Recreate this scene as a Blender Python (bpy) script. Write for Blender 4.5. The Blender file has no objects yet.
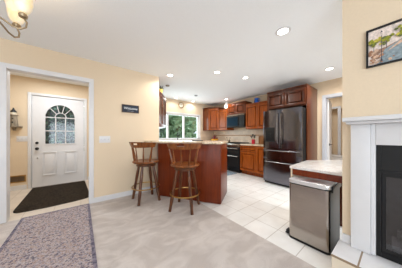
import bpy, bmesh, math, random
from mathutils import Vector, Matrix
random.seed(7)
S = bpy.context.scene
C = S.collection
PI = math.pi
R = math.radians

# ------------------------------------------------------------------ camera
CAM_H = 1.155
cam = bpy.data.cameras.new('camera')
cam.sensor_fit = 'HORIZONTAL'; cam.sensor_width = 36.0
cam.lens = 153.8 / 402 * 36.0
cam.shift_y = 2.0 / 402
cam.clip_start = 0.02
camo = bpy.data.objects.new('camera', cam); C.objects.link(camo)
camo.location = (0, 0, CAM_H); camo.rotation_euler = (PI / 2, 0, R(52 - 90))
S.camera = camo

# ------------------------------------------------------------------ world, light, exposure
W = bpy.data.worlds.new('world'); S.world = W; W.use_nodes = True
bg = W.node_tree.nodes['Background']
bg.inputs[0].default_value = (0.86, 0.93, 1.0, 1); bg.inputs[1].default_value = 2.4
S.view_settings.view_transform = 'Standard'; S.view_settings.look = 'None'
S.view_settings.gamma = 1.0; S.view_settings.use_curve_mapping = False
S.view_settings.exposure = -0.63
S.cycles.use_denoising = True
S.cycles.max_bounces = 10; S.cycles.diffuse_bounces = 6
S.cycles.sample_clamp_indirect = 6.0

def area(name, loc, rot, sx, sy, watts, col=(1, 1, 1), spread=180):
    l = bpy.data.lights.new(name, 'AREA'); l.shape = 'RECTANGLE'; l.size = sx; l.size_y = sy
    l.energy = watts; l.color = col; l.spread = R(spread)
    o = bpy.data.objects.new(name, l); C.objects.link(o); o.location = loc; o.rotation_euler = rot
    return o
# kitchen window and pantry daylight, plus unseen fill lamps added to brighten the rooms
area('fill_west', (-3.05, -0.8, 1.35), (0, R(-128), 0), 1.7, 2.3, 40, (0.80, 0.90, 1.0))  # added fill lamp, tilted upward to brighten the ceiling
area('fill_south', (-1.3, -3.05, 1.35), (R(132), 0, 0), 3.2, 1.7, 190, (0.80, 0.90, 1.0))  # added fill behind the camera, angled up at the ceiling
area('daylight_kitchen', (2.7, 4.93, 1.5), (R(-90), 0, 0), 1.9, 0.8, 52, (0.90, 0.96, 1.0))
area('daylight_pantry', (3.3, -1.45, 1.4), (R(56), 0, 0), 1.4, 1.4, 66, (0.88, 0.95, 1.0), 120)
area('foyer_fill', (-0.5, 4.1, 2.40), (0, 0, 0), 0.7, 0.7, 35, (0.92, 0.97, 1.0))  # added lamp below the foyer ceiling, no fixture modelled
area('hall_fill', (5.4, 1.3, 2.38), (0, 0, 0), 0.5, 0.5, 15, (1.0, 0.98, 0.95))  # added lamp brightening the hall, no fixture modelled

# ------------------------------------------------------------------ materials
def lin(c):
    return tuple(((v / 255) / 12.92 if v / 255 <= 0.04045 else ((v / 255 + 0.055) / 1.055) ** 2.4) for v in c)
def rgba(c):
    return (*lin(c), 1)
class NT:
    def __init__(s, name):
        s.m = bpy.data.materials.new(name); s.m.use_nodes = True
        s.t = s.m.node_tree; s.b = s.t.nodes['Principled BSDF']
    def n(s, typ, **kw):
        nd = s.t.nodes.new(typ)
        for k, v in kw.items():
            if k.startswith('i_'): nd.inputs[k[2:].replace('_', ' ')].default_value = v
            else: setattr(nd, k, v)
        return nd
    def l(s, a, b): s.t.links.new(a, b)
    def ramp(s, fac, stops):
        r = s.n('ShaderNodeValToRGB')
        e = r.color_ramp.elements
        while len(e) < len(stops): e.new(0.5)
        for i, (p, c) in enumerate(stops):
            e[i].position = p; e[i].color = rgba(c)
        s.l(fac, r.inputs[0]); return r.outputs[0]
    def coord(s, scale=(1, 1, 1), loc=(0, 0, 0), rot=(0, 0, 0)):
        tc = s.n('ShaderNodeTexCoord'); mp = s.n('ShaderNodeMapping')
        mp.inputs['Scale'].default_value = scale; mp.inputs['Location'].default_value = loc
        mp.inputs['Rotation'].default_value = rot
        s.l(tc.outputs['Object'], mp.inputs[0]); return mp.outputs[0]
    def bump(s, h, strength=0.2, dist=0.01):
        b = s.n('ShaderNodeBump'); b.inputs['Strength'].default_value = strength
        b.inputs['Distance'].default_value = dist
        s.l(h, b.inputs['Height']); s.l(b.outputs[0], s.b.inputs['Normal'])
    def set(s, rough=0.5, metal=0.0, spec=None, coat=0):
        s.b.inputs['Roughness'].default_value = rough; s.b.inputs['Metallic'].default_value = metal
        if spec is not None: s.b.inputs['Specular IOR Level'].default_value = spec
        if coat: s.b.inputs['Coat Weight'].default_value = coat; s.b.inputs['Coat Roughness'].default_value = 0.12
        return s.m

def plain(name, c, rough=0.5, metal=0.0, spec=None, coat=0, var=0.06, scale=14, bump=0.0):
    """A colour with a faint noise mottling."""
    t = NT(name)
    nz = t.n('ShaderNodeTexNoise'); nz.inputs['Scale'].default_value = scale; nz.inputs['Detail'].default_value = 3
    t.l(t.coord(), nz.inputs['Vector'])
    a = tuple(max(0, v * (1 - var)) for v in c); b = tuple(min(255, v * (1 + var)) for v in c)
    t.l(t.ramp(nz.outputs[0], [(0.3, a), (0.7, b)]), t.b.inputs['Base Color'])
    if bump: t.bump(nz.outputs[0], bump)
    return t.set(rough, metal, spec, coat)

def wood(name, dark, light, rough=0.35, scale=(14, 14, 1.2), coat=0.25):
    t = NT(name)
    nz = t.n('ShaderNodeTexNoise'); nz.inputs['Scale'].default_value = 2.2; nz.inputs['Detail'].default_value = 6
    nz.inputs['Roughness'].default_value = 0.62; nz.inputs['Distortion'].default_value = 0.6
    t.l(t.coord(scale), nz.inputs['Vector'])
    t.l(t.ramp(nz.outputs[0], [(0.32, dark), (0.68, light)]), t.b.inputs['Base Color'])
    t.bump(nz.outputs[0], 0.05, 0.002)
    return t.set(rough, 0, 0.3, coat)

def emit(name, c, strength):
    t = NT(name)
    t.b.inputs['Base Color'].default_value = rgba(c)
    t.b.inputs['Emission Color'].default_value = rgba(c)
    t.b.inputs['Emission Strength'].default_value = strength
    return t.m

M = {}
M['wall'] = plain('wall_paint', (224, 205, 178), 0.75, var=0.008, scale=60, bump=0.02)
M['ceil'] = plain('ceiling_paint', (244, 248, 252), 0.85, var=0.006, scale=90, bump=0.03)
M['white'] = plain('white_trim_paint', (218, 218, 220), 0.35, var=0.006)
M['cherry'] = wood('cherry_wood', (78, 32, 6), (122, 56, 14), 0.32, coat=0.12)
M['bar'] = wood('bar_panel_cherry', (94, 34, 10), (120, 48, 16), 0.3, coat=0.05)
M['honey'] = wood('honey_cherry', (112, 46, 4), (172, 86, 18), 0.34, coat=0.1)
M['fridgecab'] = wood('dark_cherry', (62, 27, 12), (100, 48, 23), 0.3, coat=0.2)
M['stoolwood'] = wood('stool_oak', (84, 44, 18), (146, 84, 36), 0.35)
M['stooldark'] = wood('stool_leg_walnut', (60, 30, 14), (108, 62, 32), 0.35)
M['brass'] = plain('brass', (176, 140, 84), 0.3, 1.0)
M['bronze'] = plain('bronze', (112, 98, 84), 0.35, 0.9)
M['black'] = plain('black_plastic', (16, 16, 18), 0.45, 0, 0.35)
M['blackmetal'] = plain('black_metal', (24, 24, 25), 0.5, 0.0, 0.3)
M['chrome'] = plain('chrome', (200, 202, 206), 0.15, 1.0, var=0.01)
M['antique'] = plain('antique_brass', (164, 146, 120), 0.32, 0.9)
M['graystrip'] = plain('gray_painted_trim', (196, 200, 208), 0.5, var=0.01)

def brushed(name, c, rough, vertical=True, metal=1.0):
    t = NT(name)
    nz = t.n('ShaderNodeTexNoise'); nz.inputs['Scale'].default_value = 3; nz.inputs['Detail'].default_value = 4
    t.l(t.coord((1.5, 1.5, 220) if vertical else (220, 220, 1.5)), nz.inputs['Vector'])
    a = tuple(v * 0.93 for v in c); b = tuple(min(255, v * 1.07) for v in c)
    t.l(t.ramp(nz.outputs[0], [(0.3, a), (0.7, b)]), t.b.inputs['Base Color'])
    t.b.inputs['Anisotropic'].default_value = 0.5
    return t.set(rough, metal)
M['blacksteel'] = brushed('black_stainless', (112, 112, 120), 0.14)
M['handle'] = brushed('dark_stainless_handle', (138, 136, 138), 0.2)
M['steel'] = brushed('stainless', (172, 164, 157), 0.22)
M['steellid'] = brushed('lid_reflection_steel', (236, 240, 248), 0.42)  # pale bluish base colour imitates ceiling and window reflected in the lid

def carpet_mat():
    t = NT('carpet_pile')
    v = t.coord()
    n1 = t.n('ShaderNodeTexNoise'); n1.inputs['Scale'].default_value = 260; n1.inputs['Detail'].default_value = 2
    n2 = t.n('ShaderNodeTexNoise'); n2.inputs['Scale'].default_value = 3.2; n2.inputs['Detail'].default_value = 4; n2.inputs['Distortion'].default_value = 1.5
    t.l(v, n1.inputs['Vector'])
    t.l(t.coord((0.9, 1.5, 1), rot=(0, 0, R(25))), n2.inputs['Vector'])
    c1 = t.ramp(n1.outputs[0], [(0.25, (190, 182, 178)), (0.75, (226, 219, 215))])
    c2 = t.ramp(n2.outputs[0], [(0.40, (228, 224, 222)), (0.60, (254, 253, 252))])
    mx = t.n('ShaderNodeMix', data_type='RGBA', blend_type='MULTIPLY'); mx.inputs['Factor'].default_value = 0.75
    t.l(c1, mx.inputs[6]); t.l(c2, mx.inputs[7]); t.l(mx.outputs[2], t.b.inputs['Base Color'])
    t.bump(n1.outputs[0], 0.5, 0.01)
    return t.set(0.95, 0, 0.1)
M['carpet'] = carpet_mat()

def tile_mat(name, size, off, c, grout, rough=0.22, mort=0.012, axis='xy', var=0.03):
    t = NT(name)
    sc = 1.0 / size
    tc = t.n('ShaderNodeTexCoord')
    mp = t.n('ShaderNodeMapping'); mp.inputs['Location'].default_value = (-off[0] * sc, -off[1] * sc, 0)
    mp.inputs['Scale'].default_value = (sc, sc, sc)
    if axis == 'yz':
        sp = t.n('ShaderNodeSeparateXYZ'); cb = t.n('ShaderNodeCombineXYZ')
        t.l(tc.outputs['Object'], sp.inputs[0]); t.l(sp.outputs[1], cb.inputs[0]); t.l(sp.outputs[2], cb.inputs[1])
        t.l(cb.outputs[0], mp.inputs[0])
    else:
        t.l(tc.outputs['Object'], mp.inputs[0])
    br = t.n('ShaderNodeTexBrick'); br.offset = 0.0; br.squash = 1.0
    br.inputs['Scale'].default_value = 1.0; br.inputs['Brick Width'].default_value = 1.0; br.inputs['Row Height'].default_value = 1.0
    br.inputs['Mortar Size'].default_value = mort; br.inputs['Mortar Smooth'].default_value = 0.1
    br.inputs['Color1'].default_value = rgba(c); br.inputs['Color2'].default_value = rgba(tuple(v * (1 - var) for v in c))
    br.inputs['Mortar'].default_value = rgba(grout)
    t.l(mp.outputs[0], br.inputs['Vector'])
    nz = t.n('ShaderNodeTexNoise'); nz.inputs['Scale'].default_value = 5; nz.inputs['Detail'].default_value = 5
    t.l(t.coord(), nz.inputs['Vector'])
    mx = t.n('ShaderNodeMix', data_type='RGBA', blend_type='MULTIPLY'); mx.inputs['Factor'].default_value = 0.6
    t.l(br.outputs[0], mx.inputs[6]); t.l(t.ramp(nz.outputs[0], [(0.35, (240, 238, 236)), (0.65, (255, 255, 255))]), mx.inputs[7])
    t.l(mx.outputs[2], t.b.inputs['Base Color'])
    inv = t.n('ShaderNodeMath', operation='SUBTRACT'); inv.inputs[0].default_value = 1.0
    t.l(br.outputs['Fac'], inv.inputs[1]); t.bump(inv.outputs[0], 0.25, 0.003)
    return t.set(rough)
M['tile'] = tile_mat('floor_tile', 0.305, (1.61, 0.604), (250, 249, 247), (206, 200, 194))
M['foyertile'] = tile_mat('foyer_tile', 0.33, (0, 0.1), (226, 214, 200), (192, 178, 162), 0.35)
M['hearthtile'] = tile_mat('hearth_tile', 0.305, (1.597, 0.18), (240, 240, 243), (150, 128, 104), 0.3, 0.018)
M['hearthface'] = tile_mat('hearth_face_tile', 0.305, (0.18, -0.11), (232, 220, 200), (180, 158, 130), 0.4, 0.014, 'yz')
M['splash'] = tile_mat('backsplash_tile', 0.105, (0, 0.914), (238, 216, 192), (214, 192, 168), 0.35, 0.02, 'yz', 0.09)
M['band'] = plain('backsplash_band', (176, 140, 106), 0.4, var=0.25, scale=45)

def granite(name, base, spots, dark, scale=60, tone=(222, 204, 184)):
    t = NT(name)
    n1 = t.n('ShaderNodeTexNoise'); n1.inputs['Scale'].default_value = scale; n1.inputs['Detail'].default_value = 6
    n2 = t.n('ShaderNodeTexNoise'); n2.inputs['Scale'].default_value = scale * 0.13; n2.inputs['Detail'].default_value = 5; n2.inputs['Distortion'].default_value = 1.2
    t.l(t.coord(), n1.inputs['Vector']); t.l(t.coord(), n2.inputs['Vector'])
    c1 = t.ramp(n1.outputs[0], [(0.34, dark), (0.46, base), (0.62, base), (0.74, spots)])
    c2 = t.ramp(n2.outputs[0], [(0.35, tone), (0.55, (255, 255, 255))])
    mx = t.n('ShaderNodeMix', data_type='RGBA', blend_type='MULTIPLY'); mx.inputs['Factor'].default_value = 0.9
    t.l(c1, mx.inputs[6]); t.l(c2, mx.inputs[7]); t.l(mx.outputs[2], t.b.inputs['Base Color'])
    return t.set(0.18)
M['granite'] = granite('cream_granite', (226, 210, 186), (240, 232, 218), (170, 140, 112))
M['deskgranite'] = granite('pale_granite', (234, 232, 231), (244, 243, 243), (208, 200, 194), 90, (238, 232, 228))

def rug_mat(name, cols, scale, bumpy=0.6):
    t = NT(name)
    vo = t.n('ShaderNodeTexVoronoi'); vo.inputs['Scale'].default_value = scale
    t.l(t.coord(), vo.inputs['Vector'])
    nz = t.n('ShaderNodeTexNoise'); nz.inputs['Scale'].default_value = scale * 1.4; nz.inputs['Detail'].default_value = 5
    t.l(t.coord(), nz.inputs['Vector'])
    mx = t.n('ShaderNodeMix', data_type='FLOAT'); mx.inputs[0].default_value = 0.55
    sp = t.n('ShaderNodeSeparateColor'); t.l(vo.outputs['Color'], sp.inputs[0])
    t.l(sp.outputs[0], mx.inputs[2]); t.l(nz.outputs[0], mx.inputs[3])
    t.l(t.ramp(mx.outputs[0], cols), t.b.inputs['Base Color'])
    t.bump(nz.outputs[0], bumpy, 0.004)
    return t.set(0.95, 0, 0.1)
M['rug'] = rug_mat('woven_runner', [(0.24, (88, 82, 96)), (0.38, (140, 132, 142)), (0.48, (188, 180, 182)), (0.58, (140, 112, 106)), (0.66, (196, 184, 180)), (0.78, (98, 90, 104))], 66)
M['rugborder'] = rug_mat('runner_border', [(0.3, (84, 80, 96)), (0.5, (116, 110, 126)), (0.7, (148, 140, 150))], 70)
M['doormat'] = rug_mat('dark_mat', [(0.3, (38, 32, 27)), (0.7, (62, 54, 45))], 55, 1.0)
M['kmat'] = rug_mat('blue_grey_mat', [(0.3, (104, 122, 138)), (0.7, (158, 172, 184))], 40)

def glass_mat(name, tint, trans=0.85, rough=0.03):
    t = NT(name)
    tr = t.n('ShaderNodeBsdfTransparent'); tr.inputs[0].default_value = rgba(tint)
    gl = t.n('ShaderNodeBsdfGlossy'); gl.inputs['Roughness'].default_value = rough
    mx = t.n('ShaderNodeMixShader'); mx.inputs[0].default_value = 1 - trans
    t.l(tr.outputs[0], mx.inputs[1]); t.l(gl.outputs[0], mx.inputs[2])
    t.l(mx.outputs[0], t.t.nodes['Material Output'].inputs[0])
    return t.m
M['glass'] = glass_mat('window_glass', (240, 246, 246), 0.93)
M['fireglass'] = glass_mat('smoked_glass', (190, 190, 196), 0.91)

def leaded_glass():
    t = NT('textured_door_glass')
    vo = t.n('ShaderNodeTexVoronoi'); vo.inputs['Scale'].default_value = 26
    t.l(t.coord(), vo.inputs['Vector'])
    sp = t.n('ShaderNodeSeparateColor'); t.l(vo.outputs['Color'], sp.inputs[0])
    col = t.ramp(sp.outputs[0], [(0.15, (60, 80, 110)), (0.5, (106, 126, 152)), (0.85, (168, 184, 200))])
    tr = t.n('ShaderNodeBsdfTransparent'); t.l(col, tr.inputs[0])
    gl = t.n('ShaderNodeBsdfGlossy'); gl.inputs['Roughness'].default_value = 0.08
    bm_ = t.n('ShaderNodeBump'); bm_.inputs['Strength'].default_value = 0.25; t.l(vo.outputs['Distance'], bm_.inputs['Height'])
    t.l(bm_.outputs[0], gl.inputs['Normal'])
    mx = t.n('ShaderNodeMixShader'); mx.inputs[0].default_value = 0.06
    t.l(tr.outputs[0], mx.inputs[1]); t.l(gl.outputs[0], mx.inputs[2])
    t.l(mx.outputs[0], t.t.nodes['Material Output'].inputs[0])
    return t.m
M['doorglass'] = leaded_glass()
M['lamp'] = emit('lit_lens', (255, 250, 240), 14)
def shade_mat():
    t = NT('amber_glass_shade')
    nz = t.n('ShaderNodeTexNoise'); nz.inputs['Scale'].default_value = 18; nz.inputs['Detail'].default_value = 4
    t.l(t.coord(), nz.inputs['Vector'])
    c = t.ramp(nz.outputs[0], [(0.35, (252, 230, 184)), (0.65, (255, 243, 218))])
    t.l(c, t.b.inputs['Base Color']); t.l(c, t.b.inputs['Emission Color'])
    t.b.inputs['Emission Strength'].default_value = 0.5
    return t.set(0.3)
M['shade'] = shade_mat()

# ------------------------------------------------------------------ mesh helpers
def box(bm, x0, x1, y0, y1, z0, z1, bev=0.0):
    vs = [bm.verts.new(p) for p in ((x0, y0, z0), (x1, y0, z0), (x1, y1, z0), (x0, y1, z0), (x0, y0, z1), (x1, y0, z1), (x1, y1, z1), (x0, y1, z1))]
    fs = [bm.faces.new([vs[i] for i in f]) for f in ((0, 3, 2, 1), (4, 5, 6, 7), (0, 1, 5, 4), (1, 2, 6, 5), (2, 3, 7, 6), (3, 0, 4, 7))]
    if bev:
        es = list({e for f in fs for e in f.edges})
        bmesh.ops.bevel(bm, geom=es, offset=bev, segments=2, affect='EDGES', profile=0.6)
    return fs
def prism(bm, pts, z0, z1, bev=0.0):
    if sum(a[0] * b[1] - b[0] * a[1] for a, b in zip(pts, pts[1:] + pts[:1])) < 0: pts = pts[::-1]
    lo = [bm.verts.new((x, y, z0)) for x, y in pts]; hi = [bm.verts.new((x, y, z1)) for x, y in pts]
    n = len(pts)
    fs = [bm.faces.new(lo[::-1]), bm.faces.new(hi)]
    for i in range(n): fs.append(bm.faces.new((lo[i], lo[(i + 1) % n], hi[(i + 1) % n], hi[i])))
    if bev:
        es = list({e for f in fs for e in f.edges})
        bmesh.ops.bevel(bm, geom=es, offset=bev, segments=2, affect='EDGES', profile=0.6)
def ring_pts(c, ax, r, n):
    ax = ax.normalized(); a = ax.orthogonal().normalized(); b = ax.cross(a)
    return [c + (a * math.cos(2 * PI * i / n) + b * math.sin(2 * PI * i / n)) * r for i in range(n)]
def tube(bm, pts, r, n=8, closed=False):
    pts = [Vector(p) for p in pts]; k = len(pts)
    rr = r if isinstance(r, (list, tuple)) else [r] * k
    rings = []; ref = None
    for i, p in enumerate(pts):
        if closed: d = pts[(i + 1) % k] - pts[i - 1]
        else: d = pts[min(i + 1, k - 1)] - pts[max(i - 1, 0)]
        d.normalize()
        if ref is None: ref = d.orthogonal().normalized()
        ref = (ref - d * ref.dot(d)).normalized(); b = d.cross(ref)
        rings.append([bm.verts.new(p + (ref * math.cos(2 * PI * j / n) + b * math.sin(2 * PI * j / n)) * rr[i]) for j in range(n)])
    for i in range(k if closed else k - 1):
        A, B = rings[i], rings[(i + 1) % k]
        for j in range(n): bm.faces.new((A[j], A[(j + 1) % n], B[(j + 1) % n], B[j]))
    if not closed:
        bm.faces.new(rings[0][::-1]); bm.faces.new(rings[-1])
def lathe(bm, prof, n=24, c=(0, 0, 0), cap0=True, cap1=True):
    rings = [[bm.verts.new((c[0] + r * math.cos(2 * PI * j / n), c[1] + r * math.sin(2 * PI * j / n), c[2] + z)) for j in range(n)] for r, z in prof]
    for A, B in zip(rings, rings[1:]):
        for j in range(n): bm.faces.new((A[j], A[(j + 1) % n], B[(j + 1) % n], B[j]))
    if cap0: bm.faces.new(rings[0][::-1])
    if cap1: bm.faces.new(rings[-1])
def grid_plate(bm, f, us, vs_, t, hole=lambda i, j: False):
    """Curved plate: f(u, v) -> point and outward normal; thickness t; cells for which hole(i, j) is true stay open."""
    A = {}; B_ = {}
    for i, u in enumerate(us):
        for j, v in enumerate(vs_):
            p, nrm = f(u, v)
            A[i, j] = bm.verts.new(p + nrm * t / 2); B_[i, j] = bm.verts.new(p - nrm * t / 2)
    n, m = len(us) - 1, len(vs_) - 1
    full = {(i, j) for i in range(n) for j in range(m) if not hole(i, j)}
    for i, j in full:
        bm.faces.new((A[i, j], A[i + 1, j], A[i + 1, j + 1], A[i, j + 1])); bm.faces.new((B_[i, j], B_[i, j + 1], B_[i + 1, j + 1], B_[i + 1, j]))
        for d, a, b in (((-1, 0), (i, j), (i, j + 1)), ((1, 0), (i + 1, j), (i + 1, j + 1)), ((0, -1), (i, j), (i + 1, j)), ((0, 1), (i, j + 1), (i + 1, j + 1))):
            if (i + d[0], j + d[1]) not in full: bm.faces.new((A[a], A[b], B_[b], B_[a]))
    for v in list(A.values()) + list(B_.values()):
        if not v.link_faces: bm.verts.remove(v)

def obj(name, build, mat, parent=None, smooth=True):
    bm = bmesh.new(); build(bm)
    bmesh.ops.recalc_face_normals(bm, faces=bm.faces)
    me = bpy.data.meshes.new(name); bm.to_mesh(me); bm.free()
    for m in (mat if isinstance(mat, (list, tuple)) else [mat]): me.materials.append(m)
    if smooth:
        me.shade_smooth(); me.set_sharp_from_angle(angle=R(32))
    o = bpy.data.objects.new(name, me); C.objects.link(o)
    if parent is not None: o.parent = parent
    return o
def tag(o, label=None, cat=None, group=None, kind=None):
    if label: o['label'] = label
    if cat: o['category'] = cat
    if group: o['group'] = group
    if kind: o['kind'] = kind
    return o
def thing(name, label, cat, loc=(0, 0, 0), rz=0.0, group=None, kind=None):
    o = bpy.data.objects.new(name, None); o.empty_display_size = 0.1; C.objects.link(o)
    o.location = loc; o.rotation_euler = (0, 0, rz)
    return tag(o, label, cat, group, kind)
def struct(name, build, mat, label, cat, smooth=False):
    return tag(obj(name, build, mat, None, smooth), label, cat, None, 'structure')
def B(*boxes, bev=0.0):
    """A builder that makes several boxes."""
    def f(bm):
        for b in boxes: box(bm, *b, bev=bev)
    return f
def copy_tree(o, parent=None):
    c = o.copy(); C.objects.link(c)
    if parent is not None: c.parent = parent; c.matrix_parent_inverse = o.matrix_parent_inverse.copy()
    for ch in list(o.children): copy_tree(ch, c)
    return c

CH = 2.44          # ceiling height
YL = 3.2           # face of the wall with the doorway
YD = 4.98          # face of the front-door wall
XR = 4.5           # range wall
YW = 4.85          # kitchen window wall
XF = 1.88          # fireplace wall

# ================================================================== THE SETTING
struct('floor', lambda bm: box(bm, -3.3, 6.6, -3.3, 5.2, -0.12, 0.0), M['tile'], 'white tile floor of the kitchen', 'floor')
struct('floor_foyer', lambda bm: box(bm, -1.6, 0.55, YL + 0.02, YD, 0.0005, 0.004), M['foyertile'], 'beige tile floor of the foyer behind the doorway', 'floor')
struct('floor_carpet', lambda bm: prism(bm, [(-3.2, -3.2), (1.61, -3.2), (1.61, 2.1), (1.25, 2.9), (1.25, YL), (-3.2, YL)], 0.0005, 0.012), M['carpet'], 'pale greige carpet of the living area', 'carpet')
struct('ceiling', lambda bm: box(bm, -3.3, 6.6, -3.3, 5.2, CH, CH + 0.1), M['ceil'], 'plain white ceiling with recessed lights', 'ceiling')

OX0, OX1, OH = -0.775, 0.108, 2.055        # doorway to the foyer
struct('wall_left', B((-3.2, OX0 - 0.01, YL, YL + 0.12, 0, CH), (OX1 + 0.01, 1.34, YL, YL + 0.12, 0, CH), (OX0 - 0.01, OX1 + 0.01, YL, YL + 0.12, OH + 0.01, CH)), M['wall'], 'cream wall with the doorway to the foyer', 'wall')
struct('wall_kitchen', B((1.22, 1.34, YL + 0.12, YW, 0, CH)), M['wall'], 'cream side wall of the kitchen behind the bar', 'wall')
DX0, DX1, DH = -0.852, 0.062, 2.055
struct('wall_foyer', B((-1.7, DX0 - 0.025, YD, YD + 0.14, 0, CH), (DX1 + 0.025, 1.22, YD, YD + 0.14, 0, CH), (DX0 - 0.025, DX1 + 0.025, YD, YD + 0.14, DH + 0.025, CH),
                       (-1.72, -1.6, YL + 0.12, YD, 0, CH), (0.55, 0.67, YL + 0.12, YD, 0, CH)), M['wall'], 'cream foyer wall around the front door', 'wall')
WX0, WX1, WZ0, WZ1 = 1.66, 3.70, 1.04, 1.94
struct('wall_window', B((1.22, WX0, YW, YW + 0.13, 0, CH), (WX1, 4.62, YW, YW + 0.13, 0, CH), (WX0, WX1, YW, YW + 0.13, 0, WZ0), (WX0, WX1, YW, YW + 0.13, WZ1, CH)), M['wall'], 'cream kitchen wall around the window', 'wall')
HY0, HY1, HH = 0.20, 1.045, 2.05
struct('wall_range', B((XR, XR + 0.12, HY1, YW, 0, CH), (XR, XR + 0.12, -1.5, HY0, 0, CH), (XR, XR + 0.12, HY0, HY1, HH, CH)), M['wall'], 'cream kitchen wall behind the range and fridge', 'wall')
struct('wall_fireplace', B((XF, XF + 0.13, -3.2, 0.312, 1.10, CH), (XF, XF + 0.13, 0.1, 0.312, 0, 1.10), (XF, XF + 0.13, -3.2, -1.1, 0, 1.10)), M['wall'], 'cream wall above and beside the fireplace', 'wall')
struct('wall_back', B((-3.2, -2.9, -3.2, -3.08, 0, CH), (0.3, XF, -3.2, -3.08, 0, CH), (-2.9, 0.3, -3.2, -3.08, 0, 0.5), (-2.9, 0.3, -3.2, -3.08, 2.2, CH)), M['wall'], 'cream wall behind the camera with a wide opening added for light', 'wall')  # unseen opening, shifted to keep light off the fireplace
struct('wall_side', B((-3.2, -3.08, -3.08, -2.0, 0, CH), (-3.2, -3.08, 0.4, YL, 0, CH), (-3.2, -3.08, -2.0, 0.4, 0, 0.5), (-3.2, -3.08, -2.0, 0.4, 2.2, CH)), M['wall'], 'cream side wall with a wide opening added to let light in', 'wall')  # unseen opening, narrowed to dim the light on the fireplace
struct('wall_pantry', B((XF + 0.13, 2.6, -1.6, -1.48, 0, CH), (4.0, XR + 0.12, -1.6, -1.48, 0, CH), (2.6, 4.0, -1.6, -1.48, 0, 0.7), (2.6, 4.0, -1.6, -1.48, 2.1, CH)), M['wall'], 'cream wall closing the kitchen behind the fireplace', 'wall')
struct('wall_hall', B((6.2, 6.32, 1.34, 2.3, 0, CH), (6.2, 6.32, -0.3, 1.0, 0, CH), (6.2, 6.32, 1.0, 1.34, 2.0, CH), (XR + 0.12, 6.6, 2.3, 2.42, 0, CH), (XR + 0.12, 6.6, -0.42, -0.3, 0, CH), (6.5, 6.6, 0.5, 1.9, 0, CH)), M['wall'], 'cream hall walls seen through the far doorway', 'wall')

# trim of the doorways
cw = 0.066
struct('trim_1', B((OX0 - cw, OX0, YL - 0.016, YL - 0.0005, 0.012, OH + cw), (OX1, OX1 + cw, YL - 0.016, YL - 0.0005, 0.012, OH + cw), (OX0, OX1, YL - 0.016, YL - 0.0005, OH, OH + cw),
                   (OX0 - 0.009, OX0, YL, YL + 0.12, 0.005, OH), (OX1, OX1 + 0.009, YL, YL + 0.12, 0.005, OH), (OX0, OX1, YL, YL + 0.12, OH, OH + 0.009), bev=0.003), M['white'], 'white casing around the doorway to the foyer', 'trim')
struct('trim_2', B((XR - 0.016, XR - 0.0005, HY1, HY1 + 0.055, 0, HH + 0.06), (XR - 0.016, XR - 0.0005, HY0 - 0.055, HY0, 0, HH + 0.06), (XR - 0.016, XR - 0.0005, HY0, HY1, HH, HH + 0.06),
                   (XR, XR + 0.12, HY1 - 0.012, HY1 - 0.001, 0, HH), (XR, XR + 0.12, HY0, HY1, HH - 0.012, HH - 0.001)), M['graystrip'], 'pale grey casing of the doorway right of the fridge', 'trim')
struct('trim_3', B((6.185, 6.199, 1.34, 1.40, 0, 2.06), (6.185, 6.199, 1.06, 1.13, 0, 2.06), (6.185, 6.199, 1.13, 1.34, 2.0, 2.06)), M['graystrip'], 'pale grey door casing at the end of the hall', 'trim')
struct('baseboard_left', B((OX1 + cw, 1.34, YL - 0.014, YL - 0.0005, 0.012, 0.10), (-3.1, OX0 - cw, YL - 0.014, YL - 0.0005, 0.012, 0.10), bev=0.003), M['white'], 'white baseboard along the cream wall beside the doorway', 'baseboard')
struct('baseboard_foyer', B((-1.59, DX0 - 0.075, YD - 0.014, YD - 0.0005, 0.004, 0.10), (DX1 + 0.075, 0.54, YD - 0.014, YD - 0.0005, 0.004, 0.10), bev=0.003), M['white'], 'white baseboard beside the front door', 'baseboard')
struct('baseboard_hearth', B((XF - 0.014, XF - 0.0005, 0.255, 0.312, 0.202, 0.275), bev=0.003), M['white'], 'short white baseboard at the corner of the hearth', 'baseboard')

# front door
d1 = thing('door_1', 'white front door with an arched multi-pane window', 'door', (DX0, YD, 0), 0, None, 'structure')
dw = DX1 - DX0
obj('door_frame', B((-0.062, -0.012, -0.018, -0.0005, 0.004, DH + 0.062), (dw + 0.012, dw + 0.062, -0.018, -0.0005, 0.004, DH + 0.062), (-0.012, dw + 0.012, -0.018, -0.0005, DH + 0.012, DH + 0.062),
                    (-0.022, -0.006, 0, 0.13, 0.004, DH + 0.02), (dw + 0.006, dw + 0.022, 0, 0.13, 0.004, DH + 0.02), (-0.006, dw + 0.006, 0, 0.13, DH + 0.006, DH + 0.02), bev=0.002), M['white'], d1)
AX, AW, AZ0, AZS = 0.470, 0.262, 0.975, 1.59       # arched light: centre, half width, bottom, spring line
def leaf(bm):
    y0, y1 = 0.012, 0.054
    n = 16
    arc = [(AX + AW * math.cos(PI - PI * i / n), AZS + AW * 1.16 * math.sin(PI * i / n)) for i in range(n + 1)]
    def plate(poly):
        a = [bm.verts.new((x, y0, z)) for x, z in poly]; b = [bm.verts.new((x, y1, z)) for x, z in poly]
        bm.faces.new(a); bm.faces.new(b[::-1])
        for i in range(len(poly)): bm.faces.new((a[i], b[i], b[(i + 1) % len(poly)], a[(i + 1) % len(poly)]))
    plate([(0, 0.008), (dw, 0.008), (dw, AZ0), (0, AZ0)])
    plate([(0, AZ0), (AX - AW, AZ0), (AX - AW, AZS), (0, AZS)])
    plate([(AX + AW, AZ0), (dw, AZ0), (dw, AZS), (AX + AW, AZS)])
    for i in range(n):
        (xa, za), (xb, zb) = arc[i], arc[i + 1]
        plate([(xa, za), (xb, zb), (xb, DH), (xa, DH)])
    plate([(0, AZS), (AX - AW, AZS), (AX - AW, DH), (0, DH)])
    plate([(AX + AW, AZS), (dw, AZS), (dw, DH), (AX + AW, DH)])
obj('door_leaf', leaf, M['white'], d1, False)
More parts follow.
